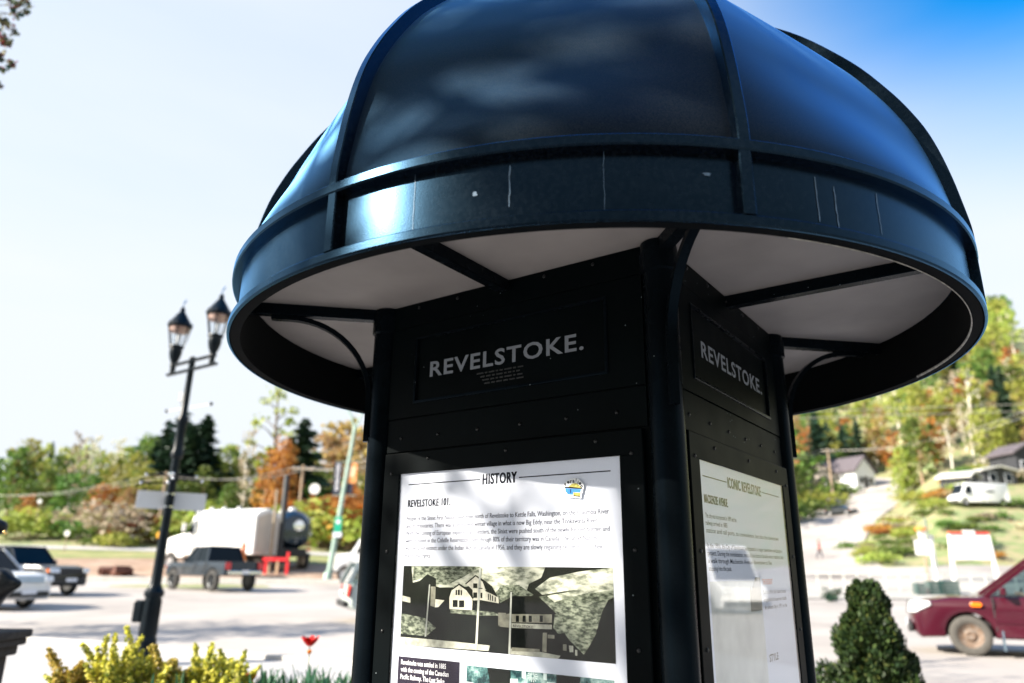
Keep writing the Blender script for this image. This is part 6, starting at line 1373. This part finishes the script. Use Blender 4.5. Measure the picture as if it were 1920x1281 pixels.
mb = MB(); mb.box((0, 0, zb1+.13), (wB*.26, .18, .26)); mb.build('top_plaque', M_WSIGN, nbd, bevel=.01)
SD_ = 48.0; p = ground_at(1737, SD_); ssn = empty('small_sign', p, 'small white double sign with an orange cap, left of the big notice board', 'sign', rz=HEAD); zz = lambda y: at(1737, y, SD_).z-p.z
mb = MB(); mb.box((0, 0, zz(1045)/2), (.12, .12, zz(1045))); mb.build('post', M_WOOD, ssn)
mb = MB(); mb.box((0, -.08, (zz(1041)+zz(1013))/2), (1.12, .05, zz(1013)-zz(1041))); mb.build('board', M_WSIGN, ssn, bevel=.01)
mb = MB(); mb.box((-.02, -.08, (zz(1013)+zz(995))/2), (.46, .05, zz(995)-zz(1013)-.01)); mb.build('board', M_WSIGN, ssn, bevel=.01)
mb = MB(); mb.lathe([(0, 0), (.34, 0), (.36, .12), (.2, .22), (0, .22)], 14, (-.02, -.06, zz(995))); mb.build('orange_cap', mat('orange_cap_paint', (.75, .26, .05), .5), ssn, smooth=40)
p = ground_at(1754, 48.5); mb = MB(); mb.tube([(0, 0, 0), (0, 0, at(1754, 1003, 48.5).z-p.z)], .13, 8); tag(mb.build('white_marker_post', M_WSIGN, smooth=50, loc=p), 'white marker post just right of the small orange-capped sign', 'post')
p = ground_at(1748, 60); mb = MB(); mb.tube([(0, 0, 0), (0, 0, at(1748, 972, 60).z-p.z)], .10, 8); tag(mb.build('grey_post', mat('grey_green_post', (.16, .2, .16), .6), smooth=50, loc=p), 'thin grey-green post behind the small white sign', 'post')
FN = 44.0
M_FRAIL = mat('weathered_pale_rail', (.45, .46, .43), .7, 0, .15, 6)
a_, b_ = ground_at(1530, FN), ground_at(1900, FN-3); fence = empty('rail_fence', a_, 'low pale rail fence along the far edge of the road at the right', 'fence'); d_ = b_-a_; n_f = 14
mb = MB()
for i in range(n_f+1):
    q = d_*(i/n_f); o = MB(); o.box(q+Vector((0, 0, .55)), (.05, .05, 1.0)); o.build('post', M_FRAIL, fence)
for z in (.50, .95):
    o = MB(); o.bar(Vector((0, 0, z)), d_+Vector((0, 0, z)), .03, .045); o.build('rail', M_FRAIL, fence)
M_DGREEN = mat('dark_green_slats', (.012, .05, .045), .6, 0, .4, 30)
for x0, x1, y0, y1, lb_ in ((1711, 1721, 1102, 1114, 'smallest dark green crate in front of the rail fence'), (1735, 1754, 1091, 1106, 'square dark green crate in front of the rail fence'), (1760, 1785, 1088, 1104, 'widest dark green crate, nearest the maroon SUV')):
    D_ = 41.0; p = ground_at((x0+x1)/2, D_); w = (at(x1, 1100, D_)-at(x0, 1100, D_)).length; r = empty('slatted_crate', p, lb_, 'crate', rz=HEAD); h_ = (y1-y0)/FPX*D_*1.05+.25
    for i in range(5):
        mb = MB(); mb.box((0, 0, h_*(i+.5)/5), (w, .6, h_/5-.03)); mb.build('slat', M_DGREEN, r)
    for s in (-1, 1):
        mb = MB(); mb.box((s*(w/2+.02), -.3, h_/2), (.05, .05, h_)); mb.build('corner_post', M_DGREEN, r)
for x, D_, y, sc_, lb_ in ((1552, 37.2, 1112, .9, 'dark low shrub at the road edge right of the kiosk'), (1551, 35.0, 1124, .5, 'tiny dark shrub at the road edge below the larger one')):
    shrub(lb_, int(x+y), .55*sc_, .5*sc_, 160, .12, 'dark', ground_at(x, D_))
# houses on the hill
def house(label, x, dist, w, dp, hh, rh, rz, wall, roof, win=True, name='house'):
    p = ground_at(x, dist); p.z -= .6; r = empty(name, p, label, 'house', rz=rz)
    mb = MB(); mb.prism([(-w/2, -dp/2, 0), (w/2, -dp/2, 0), (w/2, -dp/2, hh), (0, -dp/2, hh+rh), (-w/2, -dp/2, hh)], (0, dp, 0)); mb.build('wall', wall, r)
    mb = MB()
    for s in (-1, 1): mb.prism([(s*(w/2+.5), -dp/2-.4, hh-.35*rh/(w/2)*.5-.05), (0, -dp/2-.4, hh+rh+.12), (0, -dp/2-.4, hh+rh+.34), (s*(w/2+.5), -dp/2-.4, hh+.10)], (0, dp+.8, 0))
    mb.build('roof', roof, r)
    if win:
        for x_ in (-w*.24, w*.24):
            mb = MB(); mb.box((x_, -dp/2-.02, hh*.55), (1.1, .08, 1.2)); o = mb.build('window', M_PLATE, r)
            mb = MB(); mb.box((x_, -dp/2-.05, hh*.55), (.9, .06, 1.0)); mb.build('pane', M_TINT, o)
        mb = MB(); mb.box((0, -dp/2-.03, 1.55), (.95, .08, 2.0)); mb.build('door', M_TRIM, r, bevel=.01)
    return r
M_WALLW = mat('white_siding', (.68, .70, .73), .7, 0, .05, 3); M_ROOFD = mat('dark_shingles', (.10, .085, .095), .8, 0, .3, 4); M_WALLD = mat('dark_timber_wall', (.03, .032, .038), .8, 0, .3, 4); M_ROOFP = mat('pale_metal_roof', (.55, .54, .50), .5, 0, .1, 3); M_WALLB = mat('tan_siding', (.35, .31, .27), .8, 0, .1, 3)
house('white-gabled house with a dark roof by the trees beside the hill road', 1608, 128, 5.0, 7.5, 3.4, 2.4, HEAD+R(28), M_WALLW, M_ROOFD)
house('tan-walled house with a dark roof left of the white-gabled house', 1570, 131, 7.5, 6, 3.2, 2.4, HEAD-R(50), M_WALLB, M_ROOFD)
house('dark hut with a pale flat roof on the bank behind the white van', 1826, 93, 3.0, 3.4, 1.7, .5, HEAD+R(40), M_WALLD, M_ROOFP)
house('long dark shed with a pale roof behind the right end of the white van', 1884, 96, 4.6, 4.0, 1.8, .4, HEAD+R(8), M_WALLD, M_ROOFP)
house('dark timber house cut off by the right edge above the white van', 1944, 99, 4.0, 5, 3.6, 1.2, HEAD+R(5), M_WALLD, M_ROOFD)
# small bright things by the left slope
for x, y, D_, r_, col, lb_ in ((577, 917, 70, .50, (.8, .8, .8), 'round white disc sign in the bushes right of the tanker'), (291, 1003, 58, .28, (.85, .42, .03), 'round amber marker just left of the street lamp post'), (114, 1000, 60, .22, (.8, .8, .78), 'small round white marker in front of the left slope'), (50, 940, 70, .20, (.75, .75, .75), 'small round white marker on a post among the far left bushes')):
    p = ground_at(x, D_); q = at(x, y, D_); r = empty('marker_sign', p, lb_, 'sign', rz=HEAD); hz_ = q.z-p.z
    mb = MB(); mb.tube([(0, .03, 0), (0, .03, hz_)], .04, 6); mb.build('post', M_WOOD, r, smooth=50)
    mb = MB(); mb.lathe([(0, -.03), (r_, -.03), (r_, .0), (0, .0)], 20, (0, 0, hz_), axis='y'); mb.build('disc', mat('marker_face', col, .5), r)
mb = MB(); rg = random.Random(3); p = ground_at(222, 44.5)
for i in range(16):
    s_ = rg.uniform(.25, .6); mb.box((rg.uniform(-1.1, 1.1), rg.uniform(-.4, .4), s_*.35+rg.uniform(0, .2)), (s_*1.4, s_, s_*.7), Matrix.Rotation(rg.uniform(0, 3), 3, 'Z') @ Matrix.Rotation(rg.uniform(-.3, .3), 3, 'X'))
tag(mb.build('rubble_pile', mat('red_brown_rubble', (.12, .05, .035), .9, 0, .4, 3), loc=p, bevel=.03), 'low dark red-brown rubble pile at the far kerb, left of the lamp post', 'rubble pile')
p = ground_at(510, 42.4); mb = MB(); mb.prism([(-.95, 0, 0), (.95, 0, 0), (.95, 0, .22), (.5, 0, .34), (-.5, 0, .34), (-.95, 0, .22)], (0, .5, 0)); tag(mb.build('drain_inlet', M_TRIM, loc=p, rz=HEAD, bevel=.02), 'dark kerb drain opening behind the grey pickup', 'drain')

# unseen brick building added behind the viewer to darken the kiosk's reflections
M_BRICK = mat('brown_brick', (.09, .055, .04), .9, 0, .3, 8, .4, 30); bb = empty('added_brick_building', W(2, -16.5, 0), 'unseen two-storey brown brick building added behind the viewer to darken reflections', 'building', rz=HEAD)
mb = MB(); mb.box((0, -4, 4.6), (34, 8, 9.2)); mb.build('wall', M_BRICK, bb)
mb = MB(); mb.box((0, -3.9, 9.45), (34.6, 8.6, .5)); mb.build('roof', M_TRIM, bb)
for i in range(9):
    x_ = -14.8+i*3.7
    for z_, h_ in ((6.7, 1.9), (1.9, 2.6)):
        mb = MB(); mb.box((x_, .03, z_), (1.7 if z_ > 4 else 2.6, .10, h_)); o = mb.build('window', M_KERB, bb, bevel=.01)
        mb = MB(); mb.box((x_, .07, z_), (1.5 if z_ > 4 else 2.4, .08, h_-.2)); mb.build('pane', M_TINT, o)
mb = MB(); mb.box((0, .9, 3.6), (30, 1.8, .18)); mb.build('awning', M_TRIM, bb, bevel=.02)

# tidy: prototypes that were never placed
for lst in PT.values():
    for o in lst:
        if o.name not in used:
            for ch in list(o.children): bpy.data.objects.remove(ch)
            bpy.data.objects.remove(o)
